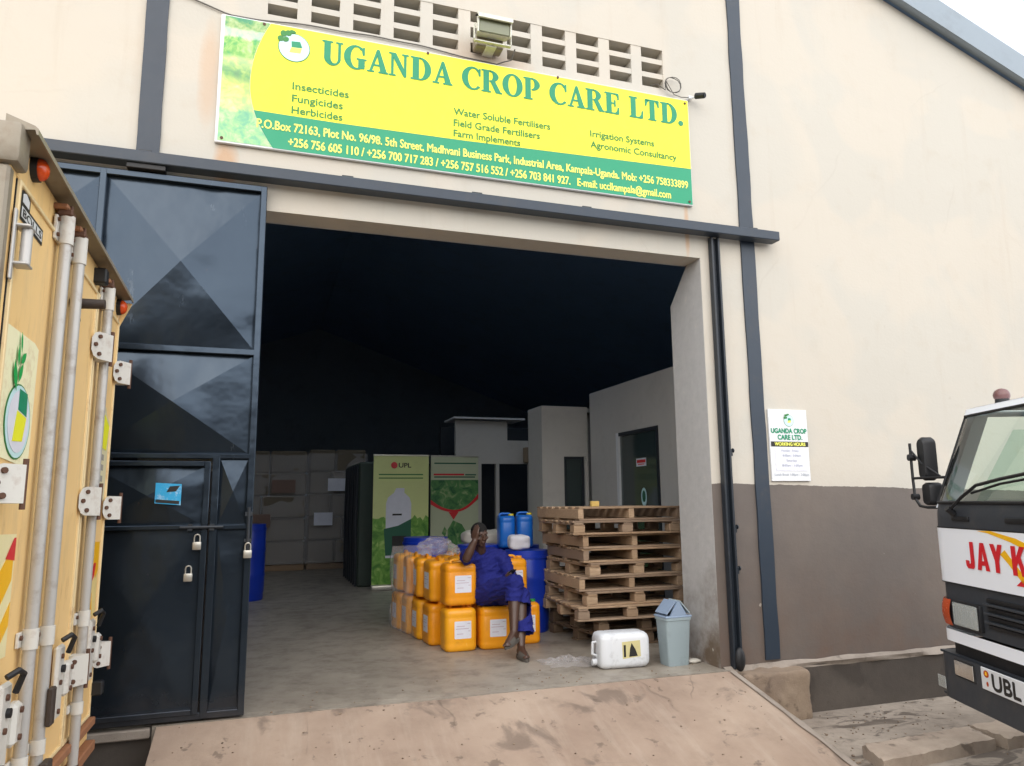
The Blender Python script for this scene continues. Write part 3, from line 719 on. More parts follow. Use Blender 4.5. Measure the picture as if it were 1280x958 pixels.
# ------------------------------------------------------------------ sliding gate
gate = thing('sliding_gate', (-1.2, -.06, .02), 'tall dark blue steel sliding gate of pyramid pressed panels with a wicket door', 'gate')
GY0, GY1 = -.095, -.035
mb = MB()
GX0, GX1 = -3.6, -.05
def bar(x0, z0, x1, z1, dy=0): mb.box(x0, GY0-dy, z0, x1, GY1, z1, .004)
bar(GX0, 3.80, GX1, 3.845); bar(GX0, 2.525, GX1, 2.57, .001); bar(GX0, 1.765, GX1, 1.80, .001); bar(GX0, .015, GX1, .06, .001)
for x in (-3.6, -2.36, -1.19, -.095): bar(x, .02, x+.045, 3.84, .002)
bar(-.335, .02, -.285, 1.79, .003)
mb.build('frame', 'gate', gate)
def panel(x0, z0, x1, z1, depth, y=-.055, seed=0, name='panel', parent=None, n=24):
    mb = MB()
    def fn(u, v):
        t = min(min(u, 1-u), min(v, 1-v))*2
        x = x0+(x1-x0)*u; z = z0+(z1-z0)*v
        d = depth*t-.026*max(0, mnoise.noise((x*2.6+seed*2, z*2.6, 9))-.22)-.008*max(0, mnoise.noise((x*8+seed*2, z*8, 3))-.35)+.010*t*mnoise.noise((x*1.7+seed, z*1.7, 1))+.0012*mnoise.noise((x*6, z*6+seed, 4))
        return (x, y-d, z)
    V = [[mb.bm.verts.new(fn(i/n, j/n)) for j in range(n+1)] for i in range(n+1)]
    for i in range(n):
        for j in range(n):
            a, b, c, d_ = V[i][j], V[i+1][j], V[i+1][j+1], V[i][j+1]
            if i == j: mb.bm.faces.new((a, b, c)); mb.bm.faces.new((a, c, d_))
            elif i+j == n-1: mb.bm.faces.new((a, b, d_)); mb.bm.faces.new((b, c, d_))
            else: mb.bm.faces.new((a, b, c, d_))
    return mb.build(name, 'gate', parent or gate, smooth=6.5)
for x0, x1 in ((-3.555, -2.36), (-2.315, -1.19), (-1.145, -.095)):
    panel(x0, 2.57, x1, 3.80, .085, seed=x0); panel(x0, 1.80, x1, 2.525, .075, seed=x0+3)
panel(-3.555, .06, -2.36, 1.765, .07, seed=2); 
panel(-2.315, .06, -1.19, 1.765, .07, seed=4)
panel(-.285, 1.30, -.095, 1.765, .02, seed=6); panel(-.285, .06, -.095, 1.27, .012, seed=8)
mb = MB(); mb.box(-.285, -.10, 1.27, -.05, -.04, 1.30, .003); mb.build('rail_bar', 'gate', gate)
# wicket door
mb = MB()
for b in ((-1.135, .05, -1.10, 1.745), (-.385, .05, -.345, 1.745), (-1.10, 1.71, -.385, 1.745), (-1.10, 1.275, -.385, 1.305), (-1.10, .05, -.385, .085)):
    mb.box(b[0], -.108, b[1], b[2], -.05, b[3], .004)
wk = mb.build('wicket_door', 'gate', gate)
panel(-1.10, 1.305, -.385, 1.71, .035, y=-.062, seed=11, name='door_panel', parent=wk); panel(-1.10, .085, -.385, 1.275, .025, y=-.062, seed=13, name='door_panel', parent=wk)
mb = MB(); mb.cyl((-.52, -.125, 1.288), (-.24, -.125, 1.288), .011); mb.box(-.47, -.13, 1.265, -.44, -.105, 1.31); mb.box(-.33, -.13, 1.265, -.30, -.10, 1.31); mb.build('slide_bolt', 'slate_dark', wk)
mb = MB(); mb.cyl((-.075, -.12, 1.13), (-.075, -.12, 1.42), .012); mb.box(-.10, -.125, 1.36, -.05, -.09, 1.39); mb.box(-.10, -.125, 1.18, -.05, -.09, 1.20); mb.build('drop_bolt', 'slate_dark', gate)
mb = MB(); flat(mb, [(-.69, 1.455), (-.525, 1.44), (-.525, 1.585), (-.69, 1.595)], -.1115); st = mb.build('sticker', 'blueprint', wk, smooth=0); st['label'] = 'small blue and white sticker peeling on the wicket door'
mb = MB(); flat(mb, [(-.62, 1.53), (-.56, 1.535), (-.535, 1.575), (-.60, 1.57)], -.1125); flat(mb, [(-.685, 1.46), (-.535, 1.448), (-.535, 1.47), (-.685, 1.482)], -.1125); mb.build('sticker_mark', 'black_ink', st, smooth=0)
def padlock(x, z, y, lab):
    t = thing('padlock', (x, y, z), lab, 'padlock', 'steel padlocks on the gate')
    mb = MB(); mb.box(x-.028, y-.012, z-.055, x+.028, y+.012, z, .006, seg=2); mb.build('body', 'metal', t)
    mb = MB(); mb.tube([(x-.018, y, z-.005)]+[(x+.018*math.cos(R(180-a)), y, z+.03+.02*math.sin(R(180-a))) for a in range(0, 181, 30)]+[(x+.018, y, z-.005)], .005); mb.build('shackle', 'metal', t)
padlock(-.405, 1.19, -.13, 'padlock on the wicket door, upper of the two beside the strip'); padlock(-.45, .98, -.13, 'padlock on the wicket door, lower of the two')
padlock(-.072, 1.125, -.145, 'padlock hanging from the long bolt at the free edge of the gate')

# ------------------------------------------------------------------ main signboard
SX0, SX1, SZ0, SZ1 = -.45, 3.76, 4.185, 5.26
sg = thing('signboard', (1.65, -.03, 4.18), 'wide yellow and green company signboard fixed above the doorway', 'sign')
mb = MB(); mb.box(SX0, -.035, SZ0, SX1, -.003, SZ1, .003); mb.build('board', 'white', sg)
mb = MB()
arc = [(-.08+(-.14)*math.sin(math.pi*.5*0), 0)]
def arcx(z):   # left boundary of the yellow field
    t = (z-4.72)/.54; return -.215+.14*t*t+(.06*t*t if t < 0 else 0)
mb2 = MB()
pts = [(arcx(z), z) for z in [4.488+(5.252-4.488)*i/20 for i in range(21)]]
flat(mb2, pts+[(SX1-.006, 5.252), (SX1-.006, 4.555), (1.5, 4.497), (.45, 4.484)], -.037); mb2.build('yellow_field', 'yellow', sg, smooth=0)
mb2 = MB(); pts = [(arcx(z), z) for z in [4.194+(4.488-4.194)*i/10 for i in range(11)]]
flat(mb2, pts+[(.45, 4.482), (1.5, 4.495), (SX1-.006, 4.553), (SX1-.006, 4.194)], -.037); mb2.build('green_band', 'sgreen', sg, smooth=0)
mb2 = MB(); flat(mb2, [(SX0+.02, 4.20), (arcx(4.20)-.003, 4.20)]+[(arcx(z)-.003, z) for z in [4.2+1.05*i/24 for i in range(1, 25)]]+[(SX0+.03, 5.25)], -.0375); mb2.build('vegetable_picture', 'veg', sg, smooth=0)
_tot = sum(SERIF[c][0]+.07 for c in 'UGANDA CROP CARE LTD.')-.13; _x = .325
for word in ('UGANDA', 'CROP', 'CARE', 'LTD.'):
    wd = sum(SERIF[c][0]+.07 for c in word); kx = (3.69-.325)/_tot
    mb2 = MB(); serif_text(mb2, word, _x, _x+(wd-.07-(.06 if word[-1] == '.' else 0))*kx, 4.985, .205, -.0395); mb2.build('headline_lettering', 'lgreen', sg, smooth=0, normals=False)
    _x += (wd+.39)*kx
w = -.0392
for s, x0, x1, z in (('Insecticides', .105, .545, 4.715), ('Fungicides', .105, .50, 4.608), ('Herbicides', .105, .50, 4.508), ('Water Soluble Fertilisers', 1.43, 2.315, 4.722), ('Field Grade Fertilisers', 1.43, 2.215, 4.618), ('Farm Implements', 1.43, 2.03, 4.522), ('Irrigation Systems', 2.71, 3.365, 4.722), ('Agronomic Consultancy', 2.71, 3.60, 4.616)):
    mb2 = MB(); put_text(mb2, s, x0, x1, z, .060, w, .030); mb2.build('product_lettering', 'lgreen2', sg, smooth=0)
for s, x0, x1, z in (('P.O.Box 72163, Plot No. 96/98. 5th Street, Madhvani Business Park, Industrial Area, Kampala-Uganda. Mob: +256 758333899', -.15, 3.71, 4.350),
                     ('+256 756 605 110 / +256 700 717 283 / +256 757 516 552 / +256 703 841 927.   E-mail: ucclkampala@gmail.com', .09, 3.52, 4.228)):
    mb2 = MB(); put_text(mb2, s, x0, x1, z, .070, w, .030); mb2.build('address_lettering', 'lyellow', sg, smooth=0)
def emblem(root, cx, cz, r, w, frame=None, k=1.0):
    F = frame
    mb = MB(); flat(mb, disc(cx, cz, r*k, r), w, F); mb.build('emblem_ring', 'lgreen2', root, smooth=0)
    mb = MB(); flat(mb, disc(cx, cz, r*.95*k, r*.95), w-.0012, F); mb.build('emblem_disc', 'cyan', root, smooth=0)
    mb = MB(); flat(mb, [(cx-.18*r*k, cz+.42*r), (cx+.36*r*k, cz+.46*r), (cx+.50*r*k, cz+.05*r), (cx-.16*r*k, cz-.0*r)], w-.0024, F)
    mb.build('emblem_field', 'lgreen', root, smooth=0)
    mb = MB(); flat(mb, [(cx-.20*r*k, cz-.02*r), (cx+.48*r*k, cz+.03*r), (cx+.40*r*k, cz-.34*r), (cx-.30*r*k, cz-.38*r)], w-.0024, F); mb.build('emblem_crop', 'lyellow', root, smooth=0)
    mb = MB(); i = 0
    for a, d, l in ((150, .98, .36), (128, 1.10, .40), (112, 1.02, .36), (138, .72, .30), (96, 1.08, .2)):
        i += 1; c = (cx+k*r*d*math.cos(R(a)), cz+r*d*math.sin(R(a))); aa = R(a-20)
        pts = [(c[0]+k*(l*r*math.cos(t)*math.cos(aa)*.55-.2*r*math.sin(t)*math.sin(aa)), c[1]+l*r*math.cos(t)*math.sin(aa)*.55+.2*r*math.sin(t)*math.cos(aa)) for t in [2*math.pi*q/14 for q in range(14)]]
        flat(mb, pts, w-.0036-.0004*i, F)
    mb.build('emblem_leaves', 'lgreen2', root, smooth=0)
emblem(sg, .105, 5.075, .125, -.0395)
mb = MB()
for x, z in ((-.13, 5.235), (3.72, 5.22), (SX0+.05, 4.22), (3.72, 4.22), (1.2, 5.245), (2.4, 5.245)): mb.cyl((x, -.043, z), (x, -.036, z), .012)
mb.build('fixing_screw', 'bolt', sg)

# ------------------------------------------------------------------ working hours sign
hs = thing('hours_sign', (4.68, -.02, 1.6), 'small white working hours notice with green lettering on the wall beside the right pilaster', 'sign')
HA, HB, HC, HD = 4.465, 4.90, 1.605, 2.275
mb = MB(); mb.box(HA, -.022, HC, HB, -.003, HD, .002); mb.build('board', 'white', hs)
mb = MB(); mb.box(HA+.002, -.0245, 2.0-.005, HB-.002, -.0222, 2.05, 0) if False else flat(mb, [(HA+.01, 1.925), (HB-.005, 1.925), (HB-.005, 1.972), (HA+.01, 1.972)], -.0245); mb.build('black_band', 'black_ink', hs, smooth=0)
mb = MB(); put_text(mb, 'UGANDA CROP', HA+.02, HB-.015, 2.052, .043, -.0245, .06); put_text(mb, 'CARE LTD.', HA+.09, HB-.07, 1.992, .043, -.0245, .06); mb.build('name_lettering', 'lgreen', hs, smooth=0)
mb = MB(); put_text(mb, 'WORKING HOURS', HA+.05, HB-.04, 1.934, .030, -.0262, .05); mb.build('heading_lettering', 'lyellow', hs, smooth=0)
mb = MB(); flat(mb, [(HA+.05, 1.70), (HB-.04, 1.70), (HB-.04, 1.918), (HA+.05, 1.918)], -.0245); mb.build('pasted_sheet', 'paper', hs, smooth=0)
mb = MB()
for s, a, b, z in (('Monday - Friday', .12, .12, 1.878), ('8:00am - 5:00pm', .13, .10, 1.832), ('Saturday', .17, .15, 1.786), ('8:00am - 1:00pm', .12, .09, 1.740)):
    put_text(mb, s, HA+a, HB-b, z, .02, -.0262, .0)
put_text(mb, 'Lunch Break 1:00pm - 2:00pm', HA+.03, HB-.02, 1.655, .02, -.0245, .0)
mb.build('hours_lettering', 'grey_ink', hs, smooth=0)
emblem(hs, 4.69, 2.17, .055, -.0245, k=1.0)

# ------------------------------------------------------------------ floodlight, cable, cctv
fl = thing('floodlight', (1.78, -.1, 5.36), 'old white floodlight tilted down in front of the vent blocks', 'floodlight')
rot = Matrix.Translation((1.735, -.19, 5.49)) @ Matrix.Rotation(R(6), 4, 'X') @ Matrix.Scale(.86, 4)
mb = MB(); mb.loft([[rot @ Vector((sx*w_, y_, sz*h_+.01)) for sx, sz in ((-1, -1), (1, -1), (1, 1), (-1, 1))] for y_, w_, h_ in ((.11, .10, .06), (.06, .15, .09), (-.04, .175, .10), (-.06, .175, .10))])
mb.prism([rot @ Vector(p) for p in ((-.18, .03, .11), (-.18, -.115, .075), (-.18, -.12, .035), (-.18, -.105, .03), (-.18, -.06, .095))], rot.to_3x3() @ Vector((.36, 0, 0)))
for sx in (-1, 1): mb.box(sx*.17-.008, -.085, -.10, sx*.17+.008, -.061, .08, .002, mat=rot)
mb.build('housing', 'floodwhite', fl, smooth=20)
mb = MB(); mb.box(-.158, -.075, -.085, .158, -.0605, .07, .004, mat=rot); mb.build('lens', 'floodglass', fl)
mb = MB()
for sx in (-1, 1): mb.box(sx*.185-.006, -.02, -.02, sx*.185+.006, .01, .02, mat=rot); mb.box(1.735+sx*.165-.004, -.205, 5.36, 1.735+sx*.165+.004, -.175, 5.475)
mb.box(1.57, -.20, 5.348, 1.90, -.165, 5.36, .003); mb.box(1.69, -.165, 5.335, 1.78, -.003, 5.385, .004)
mb.build('bracket', 'floodwhite', fl)
mb = MB(); mb.box(1.60, -.14, 5.345, 1.85, -.02, 5.47, .01); mb.build('ballast_box', 'hood', fl)
pts = []
for i in range(60):
    x = -1.2+i*.0513; z = 5.275+.03*math.sin(x*2.1)+.012*mnoise.noise((x*3, 0, 0)) + (.10 if x < -.4 else 0)*min(1, (-.4-x)/.3)
    pts.append((x, -.015, z+.02))
pts += [(1.88, -.03, 5.30), (1.95, -.05, 5.32), (1.97, -.10, 5.40)]
mb = MB(); mb.tube(pts, .006, 6); tag(rebase(mb.build('cable', 'cable'), (0, -.015, 5.27)), 'thin dark cable running along the wall above the yellow sign', 'cable')
cc = thing('security_camera', (3.84, -.06, 5.26), 'small dark security camera at the top right corner of the yellow sign', 'camera')
mb = MB(); mb.box(3.765, -.05, 5.275, 3.80, -.004, 5.31, .004); mb.cyl((3.79, -.03, 5.295), (3.85, -.09, 5.285), .008); mb.build('mount', 'white', cc)
mb = MB(); mb.cyl((3.83, -.07, 5.30), (3.87, -.15, 5.27), .03, .028); mb.build('body', 'black', cc); 
mb = MB(); mb.cyl((3.87, -.15, 5.27), (3.874, -.158, 5.268), .02); mb.build('lens', 'glass_dark' if M['glass_dark'] else 'dark', cc)
mb = MB(); loop = [(3.40, .05, 5.40), (3.44, -.02, 5.38), (3.52, -.03, 5.33)]
for i in range(30): loop.append((3.60+.085*math.cos(R(200-i*26)), -.03-.0008*i, 5.39+.085*math.sin(R(200-i*26))*(1+.1*math.sin(i))))
loop += [(3.60, -.045, 5.29), (3.68, -.045, 5.275), (3.77, -.04, 5.29)]
mb.tube(loop, .004, 6); tag(rebase(mb.build('cable_coil', 'cable'), (3.6, -.03, 5.3)), 'loose coil of thin wire beside the small camera', 'cable')

# ------------------------------------------------------------------ office block inside the hall, on the right
of = thing('office_block', (4.7, .7, 0), 'pale grey partitioned office block inside the hall behind the pallets', 'office')
DY0, DY1, DZ1 = 2.42, 3.58, 2.37
mb = MB()
for b in ((4.7, .62, 0, 4.85, DY0, 3.05), (4.7, DY1, 0, 4.85, 4.45, 3.05), (4.7, DY0, DZ1, 4.85, DY1, 3.05)): mb.box(*b)
mb.box(4.85, .62, 3.0, 11.8, 4.45, 3.049)
mb.build('wall', 'office', of, smooth=0)
mb = MB()
X0, X1, WX0, WX1, WZ0, WZ1 = 3.95, 4.699, 4.30, 4.64, 1.0, 2.10
for b in ((X0, 4.55, 0, WX0, 4.7, 2.86), (WX1, 4.55, 0, X1, 4.7, 2.86), (WX0, 4.55, 0, WX1, 4.7, WZ0), (WX0, 4.55, WZ1, WX1, 4.7, 2.86)): mb.box(*b)
mb.box(X0, 4.701, 0, X0+.12, 5.15, 2.86); mb.box(X0+.12, 4.701, 2.8, 5.0, 5.15, 2.859); mb.box(X0+.121, 5.03, 0, 5.0, 5.15, 2.8)
mb.build('wall', 'office', of, smooth=0)
mb = MB(); mb.box(WX0, 4.60, WZ0, WX1, 4.62, WZ1); wn_ = mb.build('window', 'doorglass', of, smooth=0)
mb = MB()
for b in ((WX0+.003, 4.575, WZ0, WX0+.04, 4.598, WZ1), (WX1-.04, 4.575, WZ0, WX1-.003, 4.598, WZ1), (WX0+.04, 4.575, WZ1-.04, WX1-.04, 4.598, WZ1)): mb.box(*b)
mb.build('frame', 'slate_dark', wn_)
mb = MB()
for b in ((3.30, 7.2, 0, 3.78, 7.3, 2.12), (4.70, 7.2, 0, 5.25, 7.3, 2.12), (3.30, 7.2, 2.12, 4.28, 7.3, 2.90), (4.06, 7.2, 0, 4.12, 7.3, 2.119), (5.25, 7.2, 0, 11.8, 7.3, 2.9)): mb.box(*b)
mb.box(4.281, 7.2, 2.12, 5.249, 7.3, 2.55)
mb.build('partition', 'office', of, smooth=0)
mb = MB(); mb.box(4.58, 7.05, 2.14, 5.3, 7.19, 2.42, .01); mb.build('shelf_beam', 'carton', of)
mb = MB(); mb.box(3.30, 8.4, 0, 5.3, 8.5, 2.9); mb.build('inner_wall', 'slate_dark', of, smooth=0)
mb = MB(); mb.box(3.25, 7.12, 2.93, 4.6, 7.9, 2.96); mb.build('ceiling_edge', 'white', of, smooth=0)
mb = MB(); mb.box(4.715, DY0+.06, .02, 4.735, DY1-.06, DZ1-.05); dr = mb.build('door', 'doorglass', of, smooth=0)
mb = MB()
for b in ((4.69, DY0+.002, 0, 4.76, DY0+.06, DZ1-.002), (4.69, DY0+.06, DZ1-.05, 4.76, DY1-.06, DZ1-.002)): mb.box(*b)
mb.build('door_frame', 'slate_dark', dr)
mb = MB(); mb.box(4.685, DY1-.075, 0, 4.76, DY1-.002, DZ1-.002); mb.build('door_frame', 'white', dr)
mb = MB(); mb.box(4.70, 3.10, .95, 4.714, 3.13, 1.25, .004); mb.build('handle', 'metal', dr)
TRK = Matrix(((0, 0, 1, 0), (1, 0, 0, 0), (0, 1, 0, 0), (0, 0, 0, 1)))         # u->+Y v->Z w->+X : plane facing +X
LFT = Matrix(((0, 0, 1, 0), (-1, 0, 0, 0), (0, 1, 0, 0), (0, 0, 0, 1)))        # u->-Y v->Z w->+X : plane facing -X
mb = MB(); flat(mb, [(-3.05, 1.88), (-2.78, 1.88), (-2.78, 1.985), (-3.05, 1.985)], 4.711, LFT); nn = mb.build('notice', 'paper', dr, smooth=0)
mb = MB(); flat(mb, [(-3.03, 1.925), (-2.80, 1.925), (-2.80, 1.965), (-3.03, 1.965)], 4.7095, LFT); flat(mb, [(-3.0, 1.90), (-2.83, 1.90), (-2.83, 1.912), (-3.0, 1.912)], 4.7095, LFT); mb.build('notice_print', 'red', nn, smooth=0)
mb = MB(); flat(mb, disc(-2.87, 1.48, .075, .12), 4.711, LFT); mb.build('round_sticker', 'cyan', dr, smooth=0)
mb = MB(); flat(mb, disc(-2.87, 1.49, .045, .075), 4.7095, LFT); mb.build('sticker_emblem', 'dgreen', dr, smooth=0)

# ------------------------------------------------------------------ goods at the back of the hall
def goods_stack(x0, y0, x1, y1, h, lab, seed, m='tarp'):
    t = thing('goods_stack', (x0, y0, 0), lab, 'wrapped goods', 'wrapped stacks at the back of the hall')
    mb = MB(); nx = max(2, int((x1-x0)/.55)); nz = max(2, int(h/.42))
    for j in range(nz):
        cuts = [0]+[(i+random.uniform(-.28, .28))/nx for i in range(1, nx)]+[1]
        for i in range(nx):
            a = x0+(x1-x0)*cuts[i]; b = x0+(x1-x0)*cuts[i+1]; dz = h/nz; o = random.uniform(-.06, .06)
            mb.box(a+.01, y0+o, .14+j*dz, b-.012, y1, .14+(j+1)*dz-.012, .03)
    mb.build('carton_pile', m, t, smooth=30)
    mb = MB(); mb.box(x0, y0, .0, x1, y1, .12, .01); mb.build('pallet_base', 'wood', t)
    mb = MB()
    def fn(u, v):
        x = x0-.03+(x1-x0+.06)*u; z = .14+(h-.1)*v
        return (x, y0-.05-.02*mnoise.noise((x*3+seed, z*2, 0))-.03*abs(mnoise.noise((x*1.2, z*5, seed))), z)
    mb.grid(30, 30, fn); mb.build('wrap_film', 'film', t, smooth=60)
    for k in range(2):
        a = random.uniform(x0+.1, x1-.7); z = h*(.38+.3*k)
        mb = MB(); mb.box(a, y0-.115, z, a+random.uniform(.35, .6), y0-.112, z+.28); mb.build('printed_label', 'pinkprint' if seed % 2 else 'paper', t, smooth=0)
    return t
goods_stack(-.55, 11.3, .95, 12.5, 2.45, 'film wrapped carton stack with faded red labels, left at the back of the hall', 1)
goods_stack(1.0, 11.4, 2.25, 12.6, 2.5, 'film wrapped carton stack with small white labels, next to the dark shelving at the back', 2)
sh = thing('dark_rack', (1.85, 7.6, 0), 'dark green sheeted rack standing behind the lime banner', 'rack')
mb = MB(); mb.box(1.62, 7.5, 0, 2.9, 9.6, 2.15, .03); mb.build('cover', worn("dark_tarpaulin", lin('#3a463f'), .7, amt=.4), sh)
mb = MB()
for k in range(7): mb.tube([(1.60, 7.5+k*.3, .02), (1.585+.01*(k % 2), 7.5+k*.3, 1.1), (1.60, 7.5+k*.3, 2.1)], .02, 6)
mb.build('rib', 'slate_dark', sh)

# ------------------------------------------------------------------ roll-up banners
def banner_base(root, x0, x1, y):
    mb = MB(); mb.box(x0-.01, y-.08, .0, x1+.01, y+.08, .09, .02, seg=2); mb.build('base', 'metal', root)
    mb = MB(); mb.cyl(((x0+x1)/2, y+.05, .05), ((x0+x1)/2, y+.05, 2.24), .012); mb.build('pole', 'metal', root)
bn = thing('banner', (2.26, 6.9, 0), 'lime green roll-up banner showing a white bottle, left of two in the hall', 'banner', 'roll-up banners')
BX0, BX1, BY = 1.79, 2.74, 6.9
banner_base(bn, BX0, BX1, BY)
mb = MB(); mb.box(BX0, BY-.004, .085, BX1, BY, 2.24); mb.build('sheet', 'bannerlime', bn, smooth=0)
mb = MB(); mb.box(BX0-.005, BY-.012, 2.225, BX1+.005, BY+.008, 2.25, .003); mb.build('top_bar', 'metal', bn)
mb = MB(); flat(mb, [(BX0, .095)]+[(BX1, .095)]+[(BX1-(BX1-BX0)*i/20, 1.18+.10*mnoise.noise((i*.7, 0, 0))) for i in range(21)], BY-.006); mb.build('grass_print', 'field', bn, smooth=0)
mb = MB(); cx = 2.22
bt = [(-.21, .52), (.20, .52), (.22, .60), (.22, 1.42), (.19, 1.52), (.10, 1.60), (.10, 1.68), (-.04, 1.68), (-.08, 1.60), (-.18, 1.52), (-.21, 1.42)]
flat(mb, [(cx+p[0], p[1]) for p in bt], BY-.008); mb.build('bottle_print', 'paper', bn, smooth=0)
mb = MB(); flat(mb, [(cx-.21, .56), (cx+.22, .56), (cx+.22, 1.16), (cx, 1.05), (cx-.24, 1.0)], BY-.010); mb.build('bottle_label', 'dgreen', bn, smooth=0)
mb = MB(); flat(mb, [(cx-.10, .62), (cx+.14, .62), (cx+.14, .88), (cx-.10, .88)], BY-.012); flat(mb, [(cx-.10, 1.22), (cx+.06, 1.22), (cx+.06, 1.25), (cx-.10, 1.25)], BY-.012); mb.build('label_box', 'black_ink', bn, smooth=0)
mb = MB(); put_text(mb, 'UPL', 2.22, 2.43, 2.03, .075, BY-.008, .03); mb.build('logo_lettering', 'black_ink', bn, smooth=0)
mb = MB(); flat(mb, disc(2.14, 2.067, .055, .055), BY-.008); mb.build('logo_disc', 'red', bn, smooth=0)
mb = MB()
for z in (1.90, 1.84): flat(mb, [(1.88, z), (2.64, z), (2.64, z+.018), (1.88, z+.018)], BY-.008)
mb.build('text_line', 'lgreen2', bn, smooth=0)
b2 = thing('banner', (3.2, 7.0, 0), 'pale roll-up banner with leaf pictures and a red chevron, right of two in the hall', 'banner', 'roll-up banners')
BX0, BX1, BY = 2.80, 3.66, 7.0
banner_base(b2, BX0, BX1, BY)
mb = MB(); mb.box(BX0, BY-.004, .085, BX1, BY, 2.24); mb.build('sheet', 'bannergrey', b2, smooth=0)
mb = MB(); mb.box(BX0-.005, BY-.012, 2.225, BX1+.005, BY+.008, 2.25, .003); mb.build('top_bar', 'metal', b2)
def archz(x, a, b): t = (x-(BX0+BX1)/2)/(BX1-BX0)*2; return a+(b-a)*t*t
xs = [BX0+(BX1-BX0)*i/20 for i in range(21)]
mb = MB(); flat(mb, [(x, archz(x, 1.30, 1.48)) for x in xs]+[(BX1, 1.82), (BX0, 1.82)], BY-.006); mb.build('leaf_picture', 'leaf', b2, smooth=0)
mb = MB(); flat(mb, [(x, archz(x, 1.26, 1.40+.1*(x > 3.2))) for x in xs]+[(x, archz(x, 1.30, 1.48+.1*(x > 3.2))) for x in xs[::-1]], BY-.008); flat(mb, [(3.12, 1.262), (3.30, 1.262), (3.21, 1.13)], BY-.0085); mb.build('red_chevron', 'red', b2, smooth=0)
mb = MB(); flat(mb, [(3.12, .66), (3.36, .64), (3.48, .85), (3.36, 1.05), (3.2, 1.12), (3.1, .95)], BY-.006); flat(mb, [(3.0, .9), (3.06, .84), (3.09, .95), (3.05, 1.02)], BY-.006); mb.build('leaf_picture', 'leaf', b2, smooth=0)
mb = MB(); flat(mb, [(2.85, 1.90), (3.40, 1.90), (3.40, 1.93), (2.85, 1.93)], BY-.006); mb.build('text_line', 'red', b2, smooth=0)
mb = MB()
for x0, x1, z in ((2.86, 3.62, 2.10), (2.86, 3.6, 1.86), (3.42, 3.62, 1.90)): flat(mb, [(x0, z), (x1, z), (x1, z+.022), (x0, z+.022)], BY-.006)
mb.build('text_line', 'dgreen', b2, smooth=0)

# ------------------------------------------------------------------ drums
def drum(x, y, h, r, lab, m='drum', lid=True):
    t = thing('drum', (x, y, 0), lab, 'drum', 'blue plastic drums in the hall')
    prof = [(r*.93, 0), (r*.97, .02), (r*.97, .10), (r, .13), (r, .3*h), (r*1.03, .33*h), (r*1.0, .36*h), (r, .64*h), (r*1.03, .67*h), (r, .70*h), (r, h-.09), (r*.95, h-.05), (r*.95, h)]
    mb = MB(); n = 28
    mb.loft([[(x+p[0]*math.cos(2*math.pi*k/n), y+p[0]*math.sin(2*math.pi*k/n), p[1]) for k in range(n)] for p in prof]); mb.build('body', m, t, smooth=40)
    mb = MB(); mb.cyl((x, y, h-.055), (x, y, h+.012), r*1.0, r*.99, 28); mb.cyl((x, y, h-.075), (x, y, h-.045), r*1.04, r*1.04, 28); mb.build('lid', m, t, smooth=40)
    return t
drum(-.17, 6.5, 1.12, .27, 'tall dark blue drum just behind the free edge of the gate')
drum(2.92, 2.42, .88, .25, 'dark blue drum between the pallet stack and the seated man')
drum(2.52, 3.0, .92, .26, 'dark blue drum right behind the seated man')
drum(2.06, 3.9, .98, .29, 'wide blue drum with a flat lid behind the yellow jerrycans')
drum(3.05, 3.05, .90, .25, 'dark blue drum hidden deepest behind the pallet stack')

# ------------------------------------------------------------------ jerrycans
def jerry_parts(root, w, d, h, m, capm, lab=True, seed=0):
    """origin at the base centre; front faces -Y"""
    mb = MB(); rings = []
    def ring(s, dd, z, r): return [(p[0], p[1], z) for p in rrect(-w/2*s, -d/2*dd, w/2*s, d/2*dd, r, 5)]
    for s, dd, z, r in ((.86, .84, 0, .05), (.95, .94, .008, .055), (1, 1, .03, .06), (1, 1, .06, .06), (.985, .98, .075, .06), (1, 1, .09, .06), (1, 1, h*.72, .06), (.985, .98, h*.74, .06), (1, 1, h*.76, .06), (1, .99, h*.84, .06), (.96, .94, h*.89, .06), (.84, .78, h*.925, .05), (.80, .72, h*.93, .045)):
        rings.append(ring(s, dd, z, r))
    mb.loft(rings)
    body = mb.build('body', m, root, smooth=50, world=False)
    mb = MB()   # carrying handle
    mb.tube([(-.085, 0, h*.90), (-.075, 0, h*.975), (-.05, 0, h*.995), (.03, 0, h*.995), (.055, 0, h*.975), (.06, 0, h*.90)], .014, 8); mb.build('handle', m, root, smooth=50, world=False)
    mb = MB(); mb.cyl((w*.33, 0, h*.90), (w*.33, 0, h*.945), .030); mb.cyl((w*.33, 0, h*.935), (w*.33, 0, h*.985), .034, .032, 18); mb.build('cap', capm, root, smooth=40, world=False)
    if lab:
        mb = MB(); flat(mb, rrect(-w*.22, h*.28, w*.30, h*.66, .006), -d/2-.0015); L = mb.build('label', 'paper', root, smooth=0, world=False)
        mb = MB()
        for i, (a, b) in enumerate(((.18, .27), (-.16, .10), (-.18, .22), (.20, .27), (-.15, .05))):
            z = h*(.60-.055*i); flat(mb, [(w*a, z), (w*b, z), (w*b, z+.005), (w*a, z+.005)], -d/2-.0028)
        mb.build('label_print', worn("faint_print", lin('#b78f9a'), .7, amt=0) if not M.get('fp') else M['fp'], L, smooth=0, world=False)
M['fp'] = worn("faint_label_print", lin('#b39aa8'), .7, amt=0)
CW, CD, CH = .325, .27, .435
G = 'yellow jerrycans stacked in the doorway'
proto = thing('jerrycan', (1.915, 1.66, CH), 'yellow jerrycan under the seated man\'s elbow, on top of the stack', 'jerrycan', G)
jerry_parts(proto, CW, CD, CH, 'can', 'can')
